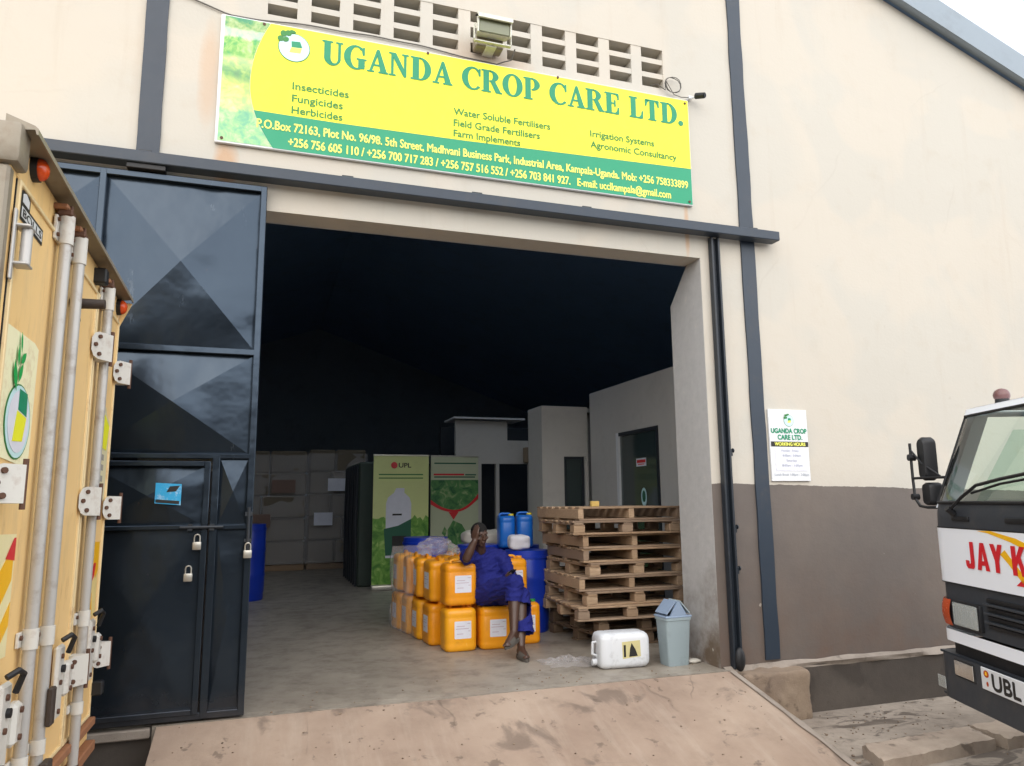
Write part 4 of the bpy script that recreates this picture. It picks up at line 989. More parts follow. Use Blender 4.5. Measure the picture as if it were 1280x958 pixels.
def can(x, y, z, rz, lab, green=False):
    c = copy_tree(proto, (x, y, z), R(rz)); c['label'] = lab
    q = random.uniform(-1, 1); c.rotation_euler = (R(.6*q), R(.8*q), R(rz+1.5*q))
    if green:
        for k in c.children:
            if k.name.startswith('cap'): k.data = k.data.copy(); k.data.materials.clear(); k.data.materials.append(M['green'])
    return c
proto.rotation_euler = (0, 0, R(2))
can(1.915, 1.65, 0, 1, 'yellow jerrycan on the floor directly below the one under the man\'s elbow')
can(2.275, 1.64, 0, -1, 'yellow jerrycan on the floor that the man in blue sits on')
can(2.64, 1.78, 0, -3, 'yellow jerrycan with a green cap on the floor right of the man\'s leg', True)
can(2.56, 1.95, CH, 4, 'yellow jerrycan on the upper layer just right of the man\'s hip')
can(2.30, 2.0, 0, 3, 'yellow jerrycan on the floor hidden behind the man\'s seat')
pos = ['second', 'third', 'fourth', 'fifth']
for i in range(4):
    x = 1.80-.045*i; y = 2.06+.37*i
    can(x, y, 0, -88+random.uniform(-4, 4), 'yellow jerrycan, %s from the front in the bottom layer of the row\'s left side' % pos[i])
    can(x+.01, y+random.uniform(-.02, .02), CH, -88+random.uniform(-5, 5), 'yellow jerrycan, %s from the front in the top layer of the row\'s left side' % pos[i])
for i in range(2):
    can(2.16-.04*i, 2.40+.38*i, 0, -90, 'yellow jerrycan, %s of two on the floor of the inner row behind the man' % ('front', 'rear')[i])
    can(2.15-.04*i, 2.40+.38*i, CH, -86, 'yellow jerrycan, %s of two on top of the inner row behind the man' % ('front', 'rear')[i])
# shrink film round the far end of the row and crumpled on its top
mb = MB()
def wrap(u, v):
    a = [(2.06, 3.42), (1.54, 3.38), (1.505, 3.05), (1.55, 2.70), (1.61, 2.36)]
    k = u*(len(a)-1); i = min(int(k), len(a)-2); p = Vector(a[i]).lerp(Vector(a[i+1]), k-i); z = .02+.90*v
    n = .022*mnoise.noise((u*14, z*5, 2))+.012*mnoise.noise((u*40, z*10, 5))
    return (p.x+n-.01-.02*math.sin(v*9+u*5), p.y+n, z)
mb.grid(70, 24, wrap); fo = mb.build('plastic_film', 'film', smooth=60)
tag(rebase(fo, (1.6, 2.9, 0)), 'clear shrink film wrapped round the far end of the jerrycan row', 'plastic film')
mb = MB(); r = bmesh.ops.create_icosphere(mb.bm, subdivisions=4, radius=1)
for v in r['verts']:
    d = v.co.copy(); q = d*2.6; a = 1+.35*mnoise.noise(q)+.25*abs(mnoise.noise(q*2.3))
    v.co = Vector((1.93, 2.62, .90))+Vector((d.x*.20*a, d.y*.26*a, max(-.04, d.z*.13*a)))
fo = mb.build('plastic_bag', 'film', smooth=25); tag(rebase(fo, (1.93, 2.72, .88)), 'crumpled clear plastic bag lying on top of the jerrycans', 'plastic bag')
# sacks, bright blue cans and bag
o = lump(2.72, 3.42, .99, .30, .2, .10, 8, .03, ex=3).build('sack', 'sack', smooth=50); tag(rebase(o, (2.72, 3.42, .9)), 'white woven sack lying on the drums behind the man\'s head', 'sack')
for x, y, z, rz, lab in ((2.80, 2.80, .90, -6, 'bright blue jerrycan with a yellow cap, left of two on the drums'), (3.00, 2.72, .91, -10, 'bright blue jerrycan with a yellow cap, right of two on the drums')):
    t = thing('jerrycan', (x, y, z), lab, 'jerrycan', 'bright blue jerrycans on the drums', R(rz)); jerry_parts(t, .19, .26, .40, 'blue2', 'capy', lab=False)
o = lump(2.80, 2.32, .98, .125, .10, .085, 18, .02, ex=4).build('sack', 'paper', smooth=50); tag(rebase(o, (2.8, 2.32, .89)), 'small white packet on the blue drum beside the pallets', 'packet')

# ------------------------------------------------------------------ pallets
def pallet_parts(root, w, d, seed):
    random.seed(seed); h = .137; tb = .02
    jt = lambda a: random.uniform(-a, a)
    def plank(name, x0, y0, z0, x1, y1, z1):
        mb = MB(); mb.box(x0, y0, z0, x1, y1, z1, .004); return mb.build(name, 'wooddampshade' if seed <= 41 else 'wood', root, smooth=25, world=False)
    solid = seed-40 in (9, 7, 6, 4)
    for i in range(3):                # blocks/stringers front to back
        if solid:
            x = (-w/2+.03, 0, w/2-.03)[i]+jt(.006); plank('stringer', x-.03, -d/2+.004, tb, x+.03, d/2-.004, h-tb-.001); continue
        for j in range(3):
            x = (-w/2+.065, 0, w/2-.065)[i]+jt(.012); y = (-d/2+.06, 0, d/2-.06)[j]
            plank('block', x-.06, y-.055, tb, x+.06, y+.055, h-2*tb-.001)
        x = (-w/2+.06, 0, w/2-.06)[i]; plank('stringer_board', x-.05, -d/2+jt(.006), h-2*tb, x+.05, d/2+jt(.006), h-tb-.001)
    for j in range(3):
        y = (-d/2+.055, 0, d/2-.055)[j]; plank('bottom_board', -w/2+jt(.008), y-.055, 0, w/2+jt(.008), y+.055, tb-.001)
    for i in range(7):
        y = -d/2+.05+(d-.10)*i/6
        plank('deck_board', -w/2+jt(.012), y-.05, h-tb, w/2+jt(.012), y+.05, h)
ordn = ['tenth', 'ninth', 'eighth', 'seventh', 'sixth', 'fifth', 'fourth', 'third', 'second']
offs = [(3.74, 1.76, 7, 1.12), (3.72, 1.73, 5, 1.12), (3.58, 1.62, -3, 1.16), (3.65, 1.66, 1, 1.16), (3.61, 1.68, -2, 1.14), (3.67, 1.68, 2, 1.14), (3.66, 1.69, -2, 1.14), (3.64, 1.70, 1, 1.16), (3.57, 1.64, -2, 1.20), (3.60, 1.68, 1.5, 1.20)]
protos = []
for i, (x, y, rz, w) in enumerate(offs):
    lab = 'wooden pallet, topmost of the stack beside the doorway pillar' if i == 9 else ('wooden pallet, %s from the top of the stack by the pillar' % ordn[i] if i else 'wooden pallet at the very bottom of the stack, on the floor')
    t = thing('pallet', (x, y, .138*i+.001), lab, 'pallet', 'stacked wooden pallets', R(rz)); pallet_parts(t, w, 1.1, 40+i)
o = MB().box(3.24, 1.30, 1.382, 3.33, 1.34, 1.437, .004).build('wood_offcut', 'woodpale'); tag(rebase(o, (3.285, 1.32, 1.382)), 'small pale yellow wood offcut standing on the topmost pallet', 'wood offcut')

# ------------------------------------------------------------------ white jerrycan lying on its side
t = thing('jerrycan', (3.07, .40, 0), 'dirty white jerrycan lying on its side in front of the pallets', 'jerrycan', None, R(-4))
mb = MB(); W, Dp, H = .46, .24, .30
rings = []
for s, x in ((.80, -W/2), (.94, -W/2+.015), (1, -W/2+.05), (1, -W/2+.09), (.975, -W/2+.10), (1, -W/2+.115), (1, W/2-.07), (.97, W/2-.03), (.85, W/2-.005), (.80, W/2)):
    rings.append([(x, p[0], p[1]+H/2) for p in rrect(-Dp/2*s, -H/2*s, Dp/2*s, H/2*s, .055*s, 5)])
mb.loft(rings); mb.build('body', 'canw', t, smooth=50, world=False)
mb = MB(); mb.tube([(-W/2+.01, 0, .22), (-W/2-.03, 0, .215), (-W/2-.035, 0, .12), (-W/2+.01, 0, .10)], .013); mb.build('handle', 'canw', t, world=False)
mb = MB(); mb.cyl((-W/2+.005, 0, .05), (-W/2-.04, 0, .05), .028); mb.build('cap', 'canw', t, world=False)
mb = MB(); flat(mb, [(-.03, .085), (.14, .10), (.135, .235), (-.035, .225)], -Dp/2-.0015); L = mb.build('label', worn("yellowed_label", lin('#c9bf8a'), .7, amt=.3, scale=25), t, smooth=0, world=False)
mb = MB(); flat(mb, [(.03, .10), (.11, .105), (.09, .16), (.055, .215), (.04, .17)], -Dp/2-.003); flat(mb, [(-.02, .10), (.0, .10), (.0, .20), (-.02, .20)], -Dp/2-.003); mb.build('label_print', 'black_ink', L, smooth=0, world=False)

# ------------------------------------------------------------------ bin
t = thing('litter_bin', (3.55, .30, 0), 'grey plastic litter bin with a pointed lid beside the doorway pillar', 'bin', None, R(3))
mb = MB(); rings = []
for s, z in ((.90, 0), (.93, .012), (1.10, .385), (1.17, .388), (1.17, .41), (1.12, .412)):
    rings.append([(p[0], p[1], z) for p in rrect(-.115*s, -.085*s, .115*s, .085*s, .022, 4)])
mb.loft(rings); mb.build('body', 'bin', t, smooth=35, world=False)
mb = MB()   # rim, two gable ends and a roof ridge with swing openings either side
mb.box(-.137, -.102, .408, .137, .102, .428, .006)
mb.prism([(-.085, -.098, .428), (.085, -.098, .428), (.012, -.098, .548), (-.012, -.098, .548)], (0, .02, 0))
mb.prism([(-.085, .078, .428), (.085, .078, .428), (.012, .078, .548), (-.012, .078, .548)], (0, .02, 0))
mb.box(-.02, -.0775, .525, .02, .0775, .548, .004)
mb.build('lid', 'binlid', t, smooth=30, world=False)
for s in (-1, 1):
    mb = MB(); mb.prism([(s*.118, -.09, .440), (s*.126, -.09, .449), (s*.026, -.09, .556), (s*.018, -.09, .548)], (0, .18, 0)); mb.build('flap', 'binlid' if s < 0 else 'bin', t, smooth=30, world=False)
mb = MB(); mb.box(-.09, -.07, .429, .09, .07, .433); mb.build('dark_opening', 'dark', t, world=False)  # dark plate painted in for the shade inside the swing openings
o = lump(3.74, .28, .018, .07, .04, .018, 12, .012, ex=2.2, n=4).build('rag', 'sack', smooth=50); tag(rebase(o, (3.74, .28, 0)), 'small pale rag on the floor between the bin and the pillar', 'rag')
mb = MB()
def spill(u, v):
    a = 2*math.pi*u; c, s_ = math.cos(a), math.sin(a); r = v*(.17+.12*mnoise.noise((c*1.8, s_*1.8, 3))+.05*mnoise.noise((c*5, s_*5, 1)))
    x = 2.70+r*1.5*c; y = .72+r*1.1*s_
    return (x, y, .004+(1-v*v)*(.03+.035*mnoise.noise((x*14, y*14, 0))+.02*mnoise.noise((x*34, y*34, 5))))
mb.grid(70, 18, spill); bmesh.ops.remove_doubles(mb.bm, verts=mb.bm.verts[:], dist=.0005)
tag(rebase(mb.build('polythene_sheet', 'film', smooth=30), (2.70, .72, 0)), 'scrap of crumpled clear polythene on the floor beside the white jerrycan', 'plastic sheet')

mb = MB(); rng = random.Random(5)
for i in range(420):
    k = rng.random()
    if k < .45: x = rng.uniform(4.15, 6.4); y = rng.uniform(-1.5, -.08); z = -.428
    elif k < .75: x = rng.uniform(-.6, 3.85); y = rng.uniform(-1.6, -.12); z = ramp_fn((x+.6)/4.5, (-.10-y)/1.75)[2]+.001
    elif k < .9: x = 4.0+rng.gauss(0, .12)+.07*rng.random(); y = rng.uniform(-1.5, -.3); z = -.428
    else: x = rng.uniform(0, 3.7); y = rng.uniform(-.07, .5); z = .001
    r_ = rng.uniform(.003, .009)*(1.6 if k > .75 and k < .9 else 1)
    q = bmesh.ops.create_icosphere(mb.bm, subdivisions=1, radius=r_)
    for v in q['verts']: v.co = Vector((v.co.x*rng.uniform(.7, 1.5)+x, v.co.y*rng.uniform(.7, 1.5)+y, v.co.z*.7+z+r_*.3))
g = mb.build('grit', 'rubble', smooth=0); g['kind'] = 'stuff'; g['label'] = 'fine grit and crumbs of cement scattered on the ramp and the yard'; g['category'] = 'grit'

# ------------------------------------------------------------------ seated man
def fuse(mb, name, m, parent, vox=.009, smooth_it=3, fn=None):
    """overlapping solids -> one continuous skin"""
    bmesh.ops.recalc_face_normals(mb.bm, faces=mb.bm.faces[:])
    me = bpy.data.meshes.new(name); mb.bm.to_mesh(me); mb.bm.free()
    o = bpy.data.objects.new(name, me); COL.objects.link(o)
    md = o.modifiers.new("r", 'REMESH'); md.mode = 'VOXEL'; md.voxel_size = vox
    dg = bpy.context.evaluated_depsgraph_get(); dg.update()
    nm = bpy.data.meshes.new_from_object(o.evaluated_get(dg)); o.modifiers.clear(); o.data = nm; bpy.data.meshes.remove(me); nm.name = name
    bm = bmesh.new(); bm.from_mesh(nm)
    for _ in range(smooth_it): bmesh.ops.smooth_vert(bm, verts=bm.verts[:], factor=.5, use_axis_x=True, use_axis_y=True, use_axis_z=True)
    if fn:
        for v in bm.verts: v.co = fn(v.co.copy(), v.normal.copy())
    bm.to_mesh(nm); bm.free(); nm.materials.clear(); nm.materials.append(M[m])
    for p in nm.polygons: p.use_smooth = True
    if parent is not None:
        o.parent = parent; nm.transform(Matrix.Translation(-parent.location))
    return o
pr = thing('person', (2.26, 1.35, 0), 'seated man in royal blue work clothes, head resting on one hand, phone in the other', 'person')
V = Vector
hip, chest, neck = V((2.25, 1.67, .52)), V((2.19, 1.66, .80)), V((2.125, 1.57, .955))
shR, elR, wrR = V((2.00, 1.60, .90)), V((1.935, 1.40, .90)), V((2.005, 1.365, 1.06))
shL, elL, wrL = V((2.36, 1.62, .88)), V((2.42, 1.47, .66)), V((2.37, 1.28, .70))
hR, kR, aR = V((2.16, 1.60, .53)), V((2.345, 1.15, .665)), V((2.285, 1.02, .245))
hL, kL, aL = V((2.33, 1.60, .53)), V((2.425, 1.20, .545)), V((2.355, 1.02, .10))
hc = V((2.085, 1.475, 1.115))
HR = Matrix.Rotation(R(-6), 3, 'Z') @ Matrix.Rotation(R(12), 3, 'X') @ Matrix.Rotation(R(-7), 3, 'Y')   # face looks along -Y, a little down and to the side
HR = Matrix.Rotation(R(14), 3, 'Z') @ Matrix.Rotation(R(10), 3, 'X') @ Matrix.Rotation(R(-6), 3, 'Y')
def hp(x, y, z): return hc+HR @ V((x, y, z))
mb = MB()
# trunk, neck
mb.caps(hip, chest, .13, .135); mb.caps(chest, neck+V((.02, .03, -.03)), .12, .06); mb.caps(shR, shL, .06, .06); mb.caps(neck, hc+V((0, .01, -.02)), .055, .055)
# arms
mb.caps(shR, elR, .054, .046); mb.caps(elR, elR.lerp(wrR, .35), .046, .046); mb.caps(elR.lerp(wrR, .35), wrR, .046, .031); mb.caps(shL, elL, .054, .046); mb.caps(elL, wrL, .046, .031)
# legs
mb.caps(hR, kR, .085, .062); mb.caps(hL, kL, .085, .062)
for k_, a_ in ((kR, aR), (kL, aL)):
    cf = k_.lerp(a_, .35)+V((0, .012, 0)); mb.caps(k_, cf, .058, .060); mb.caps(cf, a_, .060, .037)
# feet
def foot(a, d, side):
    d = d.normalized(); up = V((0, 0, 1)); toe = a+d*.15-up*.055; heel = a-d*.05-up*.045
    mb.caps(a, heel+V((0, 0, .008)), .034, .030); mb.caps(heel, a+d*.07-up*.035, .03, .034); mb.caps(a, a+d*.07-up*.035, .034, .032); mb.caps(a+d*.07-up*.035, toe, .033, .022)
    s = d.cross(up).normalized()
    for i in range(5):
        b = toe+s*(.024-.013*i)*side; mb.caps(b-d*.01, b+d*(.03-.005*i)-up*.006, .011, .008)
foot(aR, V((-.75, -.75, -.25)), 1); foot(aL, V((-.03, -1, -.02)), 1)
# head
mb.ell(hp(0, .005, .025), (.076, .096, .094), HR); mb.ell(hp(0, -.03, -.035), (.056, .062, .07), HR); mb.ell(hp(0, -.052, -.082), (.034, .032, .026), HR)
mb.ell(hp(0, -.098, -.005), (.012, .02, .026), HR); mb.ell(hp(0, -.103, -.022), (.022, .016, .013), HR)
for s in (-1, 1):
    mb.ell(hp(s*.032, -.084, .030), (.026, .012, .009), HR); mb.ell(hp(s*.045, -.066, -.02), (.022, .02, .018), HR); mb.ell(hp(s*.080, .008, -.002), (.010, .020, .031), HR)
mb.ell(hp(0, -.094, -.052), (.026, .011, .008), HR); mb.ell(hp(0, -.091, -.065), (.023, .011, .009), HR)
# hands: palm, four fingers, thumb
def hand(w, fd, pn, side, curl, r=.0095):
    """w wrist, fd finger direction, pn palm normal (towards what is touched)"""
    fd = fd.normalized(); pn = (pn-fd*pn.dot(fd)).normalized(); sd = fd.cross(pn).normalized()*side
    for k in (-1.5, -.5, .5, 1.5): mb.caps(w+sd*k*.010, w+fd*.082+sd*k*.019, .015, .0125)
    for i, L in enumerate((.068, .078, .072, .055)):
        b = w+fd*.088+sd*(-1.5+i)*.019; q = b; d = fd.copy()
        for j, kk in enumerate((.45, .32, .23)):
            a = curl*(.5+.5*j); d2 = (fd*math.cos(a)+pn*math.sin(a)).normalized(); e = q+d2*L*kk
            mb.caps(q, e, r-.0009*j, r-.0009*(j+1)); q = e
    b = w+fd*.025-sd*.026+pn*.004; e = b+(fd*.6-sd*.75+pn*.35).normalized()*.04; mb.caps(b, e, .013, .0105); mb.caps(e, e+(fd*.9-sd*.1+pn*.4).normalized()*.032, .0105, .009)
hand(wrR, V((.12, -.02, .98)), V((.75, .55, .0)), -1, .35)
hand(wrL, V((-.55, -.75, .12)), V((-.2, .15, 1)), 1, 1.1)
fuse(mb, 'body', 'skin', pr, .0065, 3)
mb = MB()
for s in (-1, 1): mb.ell(hp(s*.031, -.0845, .010), (.012, .006, .0045), HR, 12, 8)
mb.build('eyes', 'eye', pr, smooth=60)
mb = MB()
for s in (-1, 1): mb.ell(hp(s*.031, -.0895, .010), (.0055, .003, .0045), HR, 10, 6)
mb.build('pupils', 'black_ink', pr, smooth=60)
mb = MB(); r = bmesh.ops.create_icosphere(mb.bm, subdivisions=4, radius=1)
kill = []
for v in r['verts']:
    d = v.co.copy(); p = V((d.x*.080, d.y*.100+.006, d.z*.098+.026))
    if p.z < .052-.55*max(0, p.y) and not (p.y > .02 and p.z > -.02-.2*p.y): kill.append(v)
    v.co = hp(p.x, p.y, p.z)
bmesh.ops.delete(mb.bm, geom=kill, context='VERTS')
mb.build('hair', 'hair', pr, smooth=60)
# clothing
def wr(a, s=22):
    def f(co, no):
        q = V((co.x*.7+co.z*.5, co.y*.7, co.z-co.x*.5))        # folds run aslant, sharp on the crest
        r = 1-abs(mnoise.noise(V((q.x*9, q.y*9, q.z*24)))*2); r2 = 1-abs(mnoise.noise(V((q.x*22+5, q.y*20, q.z*40)))*2)
        return co+no*(a*1.3*(max(0, r)**2-.35)+a*.5*(max(0, r2)**2-.35)+a*.4*mnoise.noise(co*s))
    return f
mb = MB()
mb.caps(hip+V((0, 0, .02)), chest, .158, .158); mb.caps(chest, V((2.15, 1.62, .885)), .145, .10); mb.caps(shR, shL, .078, .078); mb.caps(V((2.06, 1.60, .92)), V((2.28, 1.62, .91)), .07, .07)
mb.caps(shR, shR.lerp(elR, .72), .078, .072); mb.caps(shL, shL.lerp(elL, .85), .078, .068)
mb.caps(V((2.19, 1.58, .62)), V((2.30, 1.55, .60)), .12, .12)
fuse(mb, 'shirt', 'cloth', pr, .009, 3, wr(.009))
mb = MB()
mb.caps(hR+V((.03, .04, -.0)), hL+V((0, .04, 0)), .135, .135); mb.caps(hR, kR, .118, .088); mb.caps(kR+V((0, .02, 0)), kR.lerp(aR, .40)+V((.0, .02, 0)), .088, .078)
mb.caps(hL, kL, .118, .088); mb.caps(kL, kL.lerp(aL, .5)+V((.02, 0, 0)), .09, .088); mb.caps(kL.lerp(aL, .5)+V((.02, 0, 0)), kL.lerp(aL, .74)+V((.035, 0, 0)), .088, .092)
tr = fuse(mb, 'trousers', 'cloth', pr, .009, 3, wr(.009))
# cut the hems straight so the shins come out of the legs
bm = bmesh.new(); bm.from_mesh(tr.data); L = pr.location
for a, b, k in ((kR, aR, .40), (kL, aL, .74)):
    d = (b-a).normalized(); c = a.lerp(b, k)-L
    gv = [v for v in bm.verts if (v.co-c).dot(d) > 0 and (v.co-c).length < .17 and (v.co - (c+d*(v.co-c).dot(d))).length < .16]
    bmesh.ops.delete(bm, geom=gv, context='VERTS')
bm.to_mesh(tr.data); bm.free()
# sandals
for a, d in ((aR, V((-.75, -.75, -.25))), (aL, V((-.03, -1, -.02)))):
    d = d.normalized(); up = V((0, 0, 1)); s = d.cross(up).normalized(); u2 = s.cross(d).normalized()
    ctr = a+d*.055-up*.078
    if a is aR: ctr = a+d*.06-u2*.078
    F = Matrix(((d.x, s.x, u2.x, ctr.x), (d.y, s.y, u2.y, ctr.y), (d.z, s.z, u2.z, ctr.z), (0, 0, 0, 1)))
    mb = MB(); out = [(.138*math.cos(t), (.046-.006*math.cos(t))*math.sin(t)) for t in [2*math.pi*q/24 for q in range(24)]]
    mb.prism([F @ V((p[0], p[1], -.014)) for p in out], u2*.024); so = mb.build('sandal', 'sandal', pr, smooth=40)
    mb = MB()      # broad upper over the forefoot
    def upper(u, v):
        x = .0+.105*v; ww = (.046-.006*math.cos(math.acos(min(1, x/.138))))*math.sqrt(max(0, 1-(x/.138)**2))+.004; q = math.pi*u
        return F @ V((x, ww*math.cos(q), .008+(.066-.034*v)*math.sin(q)))
    mb.grid(16, 8, upper); mb.build('strap', 'sandal', so, smooth=60)
ph = MB(); F = Matrix.Translation((2.315, 1.21, .745)) @ Matrix.Rotation(R(25), 4, 'Z') @ Matrix.Rotation(R(-40), 4, 'X')
ph.box(-.037, -.075, -.005, .037, .075, .005, .004, mat=F); po = thing('phone', (2.315, 1.21, .745), 'black phone held in the seated man\'s lap', 'phone')
ph.build('case', 'black', po)
mb = MB(); mb.box(-.033, -.068, .0051, .033, .068, .0062, mat=F); mb.build('screen', 'dark', po, smooth=0)

# ------------------------------------------------------------------ left truck: box body seen along its rear doors
TX = -.90
tk = thing('box_truck', (TX, -1.68, -.43), 'cream rusty box truck on the left, its three-leaf rear doors facing the doorway', 'truck')
YL, YR, ZB, ZT = -2.79, -.585, .12, 2.79
mb = MB()
mb.box(-5.2, YL, .22, TX-.05, YR, ZT-.02, .01)
for i in range(24):     # pressed ribs of the sides
    x = -5.1+i*.17
    for y in (YL, YR): mb.box(x, y-.012, .35, x+.07, y+.012, ZT-.15, .005)
mb.build('body', 'truckcream', tk)
mb = MB()
mb.box(TX-.06, YL, ZB, TX-.01, -2.715, ZT-.0, .006); mb.box(TX-.06, -.615, ZB, TX-.01, YR, ZT-.05, .006)
mb.box(TX-.06, -2.714, 2.632, TX-.012, -.616, ZT-.02, .004); mb.box(TX-.06, -2.714, ZB, TX-.012, -.616, .245, .004)
mb.build('rear_frame', 'truckcream', tk)
mb = MB()
mb.prism([(TX-.04, YL, 2.835), (TX+.055, YL, 2.800), (TX+.066, YL, 2.790), (TX+.068, YL, 2.766), (TX+.062, YL, 2.766), (TX+.056, YL, 2.785), (TX-.02, YL, 2.775), (TX-.04, YL, 2.775)], (0, YR-YL, 0))
mb.build('rain_hood', 'hood', tk, smooth=30)
mb = MB(); mb.box(TX-.08, YL-.03, 2.64, TX+.025, -2.70, 2.80, .02, seg=2); mb.box(TX-.05, YL-.012, ZB, TX-.008, -2.745, 2.64, .01); mb.build('corner_casting', 'hood', tk)
mb = MB(); mb.prism([(TX-.008, YR-.002, 2.60), (TX+.060, YR-.002, 2.762), (TX-.008, YR-.002, 2.765)], (0, .012, 0)); mb.build('hood_gusset', 'truckcream', tk, smooth=0)
def lamp(y, z):
    mb = MB(); mb.cyl((TX-.012, y, z), (TX+.012, y, z), .052, .05, 18); b = mb.build('lamp_base', 'black', tk)
    mb = MB(); mb.ell((TX+.012, y, z), (.034, .045, .045)); mb.build('lens', 'orange', b, smooth=60)
lamp(-2.53, 2.745); lamp(-.655, 2.715)
def leaf_door(y0, y1, rim=True):
    z0, z1 = .255, 2.625
    mb = MB(); mb.box(TX-.045, y0+.012, z0+.012, TX-.006, y1-.012, z1-.012, .004); d = mb.build('rear_door', 'truckcream', tk)
    mb = MB()
    for b in ((y0, z0, y0+.018, z1), (y1-.018, z0, y1, z1), (y0+.018, z1-.018, y1-.018, z1), (y0+.018, z0, y1-.018, z0+.018)): mb.box(TX-.02, b[0], b[1], TX+.004, b[2], b[3], .003)
    mb.build('door_trim', 'trim', d)
    mb = MB()
    for b in ((y0-.004, z0, y0-.001, z1), (y1+.001, z0, y1+.004, z1)): mb.box(TX-.04, b[0], b[1], TX-.008, b[2], b[3])
    mb.build('seal', 'black', d)
    return d
dA = leaf_door(-2.705, -2.055); dB = leaf_door(-2.035, -1.285); dC = leaf_door(-1.265, -.62)
def rod(door, y, z0=.14, z1=2.70, zc=.90):
    x = TX+.036
    mb = MB(); mb.cyl((x, y, z0), (x, y, z1), .0245, n=18); r = mb.build('lock_rod', 'rod', door, smooth=40)
    for z, h in ((z1-.13, .13), (zc, .08), (z0+.25, .06)):
        mb = MB(); mb.cyl((x, y, z), (x, y, z+h), .030, n=18); mb.box(TX-.004, y-.055, z+.01, TX+.010, y+.055, z+h-.01, .003)
        mb.build('guide', 'plate', r, smooth=35)
    mb = MB()
    for z in (z1-.005, z0-.03): mb.box(TX+.0, y-.035, z, TX+.06, y+.035, z+.03, .006); mb.box(TX+.012, y-.012, z+.02, TX+.055, y+.012, z+.055, .004)
    for z in (z1-.10, z1-.03, zc+.05): 
        for s in (-1, 1): mb.cyl((TX+.012, y+s*.047, z), (TX+.02, y+s*.047, z), .010, n=8)
    mb.build('cam', 'bolt', r, smooth=30)
    mb = MB(); mb.box(TX-.05, y-.05, z1+.02, TX+.045, y+.05, z1+.045, .006); mb.build('keeper', 'rust', r)
    return r
rA = rod(dA, -2.165, zc=.86); rB = rod(dB, -1.905, zc=.84); rC = rod(dC, -1.175, z1=2.68, zc=.83)
def hinge(y, z, door, w=.115, h=.14):
    """cast hinge strap: a wedge standing out from the door, its bolted face turned towards the lane"""
    x = TX+.002; k = .082
    pts = rrect(0, -h/2, 1, h/2, .001, 1)
    out = [(0.0, -.22), (.12, -.42), (.32, -.5), (1, -.5), (1, .5), (.32, .5), (.12, .42), (0.0, .22)]
    A = [Vector((x+k*p[0], y-w+w*p[0], z+h*p[1])) for p in out]; B = [Vector((x-.002, y-w*.55+w*.75*p[0], z+h*p[1])) for p in out]
    mb = MB(); mb.loft([A, B]); hb = mb.build('hinge', 'plate', door, smooth=25)
    nrm = Vector((w, -k, 0)).normalized(); nrm = Vector((w*.7, -k, 0)).normalized()
    mb = MB(); 
    for a, dz in ((.16, 0), (.34, .32), (.34, -.32)):
        p = Vector((x+k*a, y-w+w*a, z+h*dz)); n_ = Vector((w, -k, 0)).normalized(); mb.cyl(p, p+n_*.010, .0115, n=8)
    mb.build('bolt', 'bolt', hb)
    mb = MB(); mb.cyl((x+k*.9, y+.004, z-h*.5-.022), (x+k*.9, y+.004, z+h*.5+.022), .010, n=10); mb.build('pin', 'bolt', hb)
for z in (2.30, 1.46, .60): hinge(-.585, z, dC); hinge(-1.215, z+.02, dC, .13, .15)
for z in (1.50,): hinge(-2.60, z, dA)
# pin bracket and lever catches
mb = MB(); mb.cyl((TX+.035, -2.69, 2.30), (TX+.035, -2.69, 2.435), .019); mb.box(TX-.0, -2.73, 2.435, TX+.055, -2.66, 2.445, .003); mb.box(TX, -2.73, 2.29, TX+.055, -2.66, 2.30, .003); mb.box(TX-.002, -2.74, 2.23, TX+.008, -2.715, 2.50, .004); mb.build('pin_bracket', 'rod', dA)
mb = MB(); mb.cyl((TX-.0, -1.76, 2.355), (TX+.022, -1.76, 2.36), .03); mb.cyl((TX+.0, -1.83, 2.40), (TX+.145, -1.83, 2.405), .026, .023, 16); mb.build('buffer', 'grip', dB, smooth=40)
mb = MB(); mb.box(TX-.02, -1.36, 2.655, TX+.05, -1.29, 2.74, .008); mb.build('door_catch', 'black', tk)
def lever(door, y, z, rough_len=.30):
    mb = MB(); mb.box(TX+.002, y-.02, z-.17, TX+.03, y+.10, z+.17, .012); mb.box(TX+.002, y+.10, z-.08, TX+.05, y+.19, z+.08, .015); lv = mb.build('lock_plate', 'plate', door)
    mb = MB(); mb.tube([(TX+.04, y-.03, z+.20), (TX+.07, y+.0, z+.22), (TX+.075, y+.05, z+.20), (TX+.05, y+.06, z+.13)], .012); mb.cyl((TX+.03, y+.05, z+.06), (TX+.045, y+.05, z+.06), .018); mb.build('hook', 'black', lv)
    mb = MB()
    for dz in (-.13, .0, .12): mb.cyl((TX+.03, y+.03, z+dz), (TX+.04, y+.03, z+dz), .012, n=8)
    for dz in (-.05, .05): mb.cyl((TX+.05, y+.15, z+dz), (TX+.06, y+.15, z+dz), .012, n=8)
    mb.build('bolt', 'bolt', lv)
lever(dB, -1.60, .62); lever(dC, -.90, .66); lever(dA, -2.42, .60)
mb = MB(); mb.box(TX+.06, -1.93, .50, TX+.085, -1.87, .66, .006); mb.box(TX+.055, -1.95, .22, TX+.09, -1.86, .36, .006); mb.build('rod_sleeve', 'grip', dB)
mb = MB(); mb.box(TX+.0, -.64, .37, TX+.06, -.575, .45, .008); mb.build('buffer', 'black', tk)
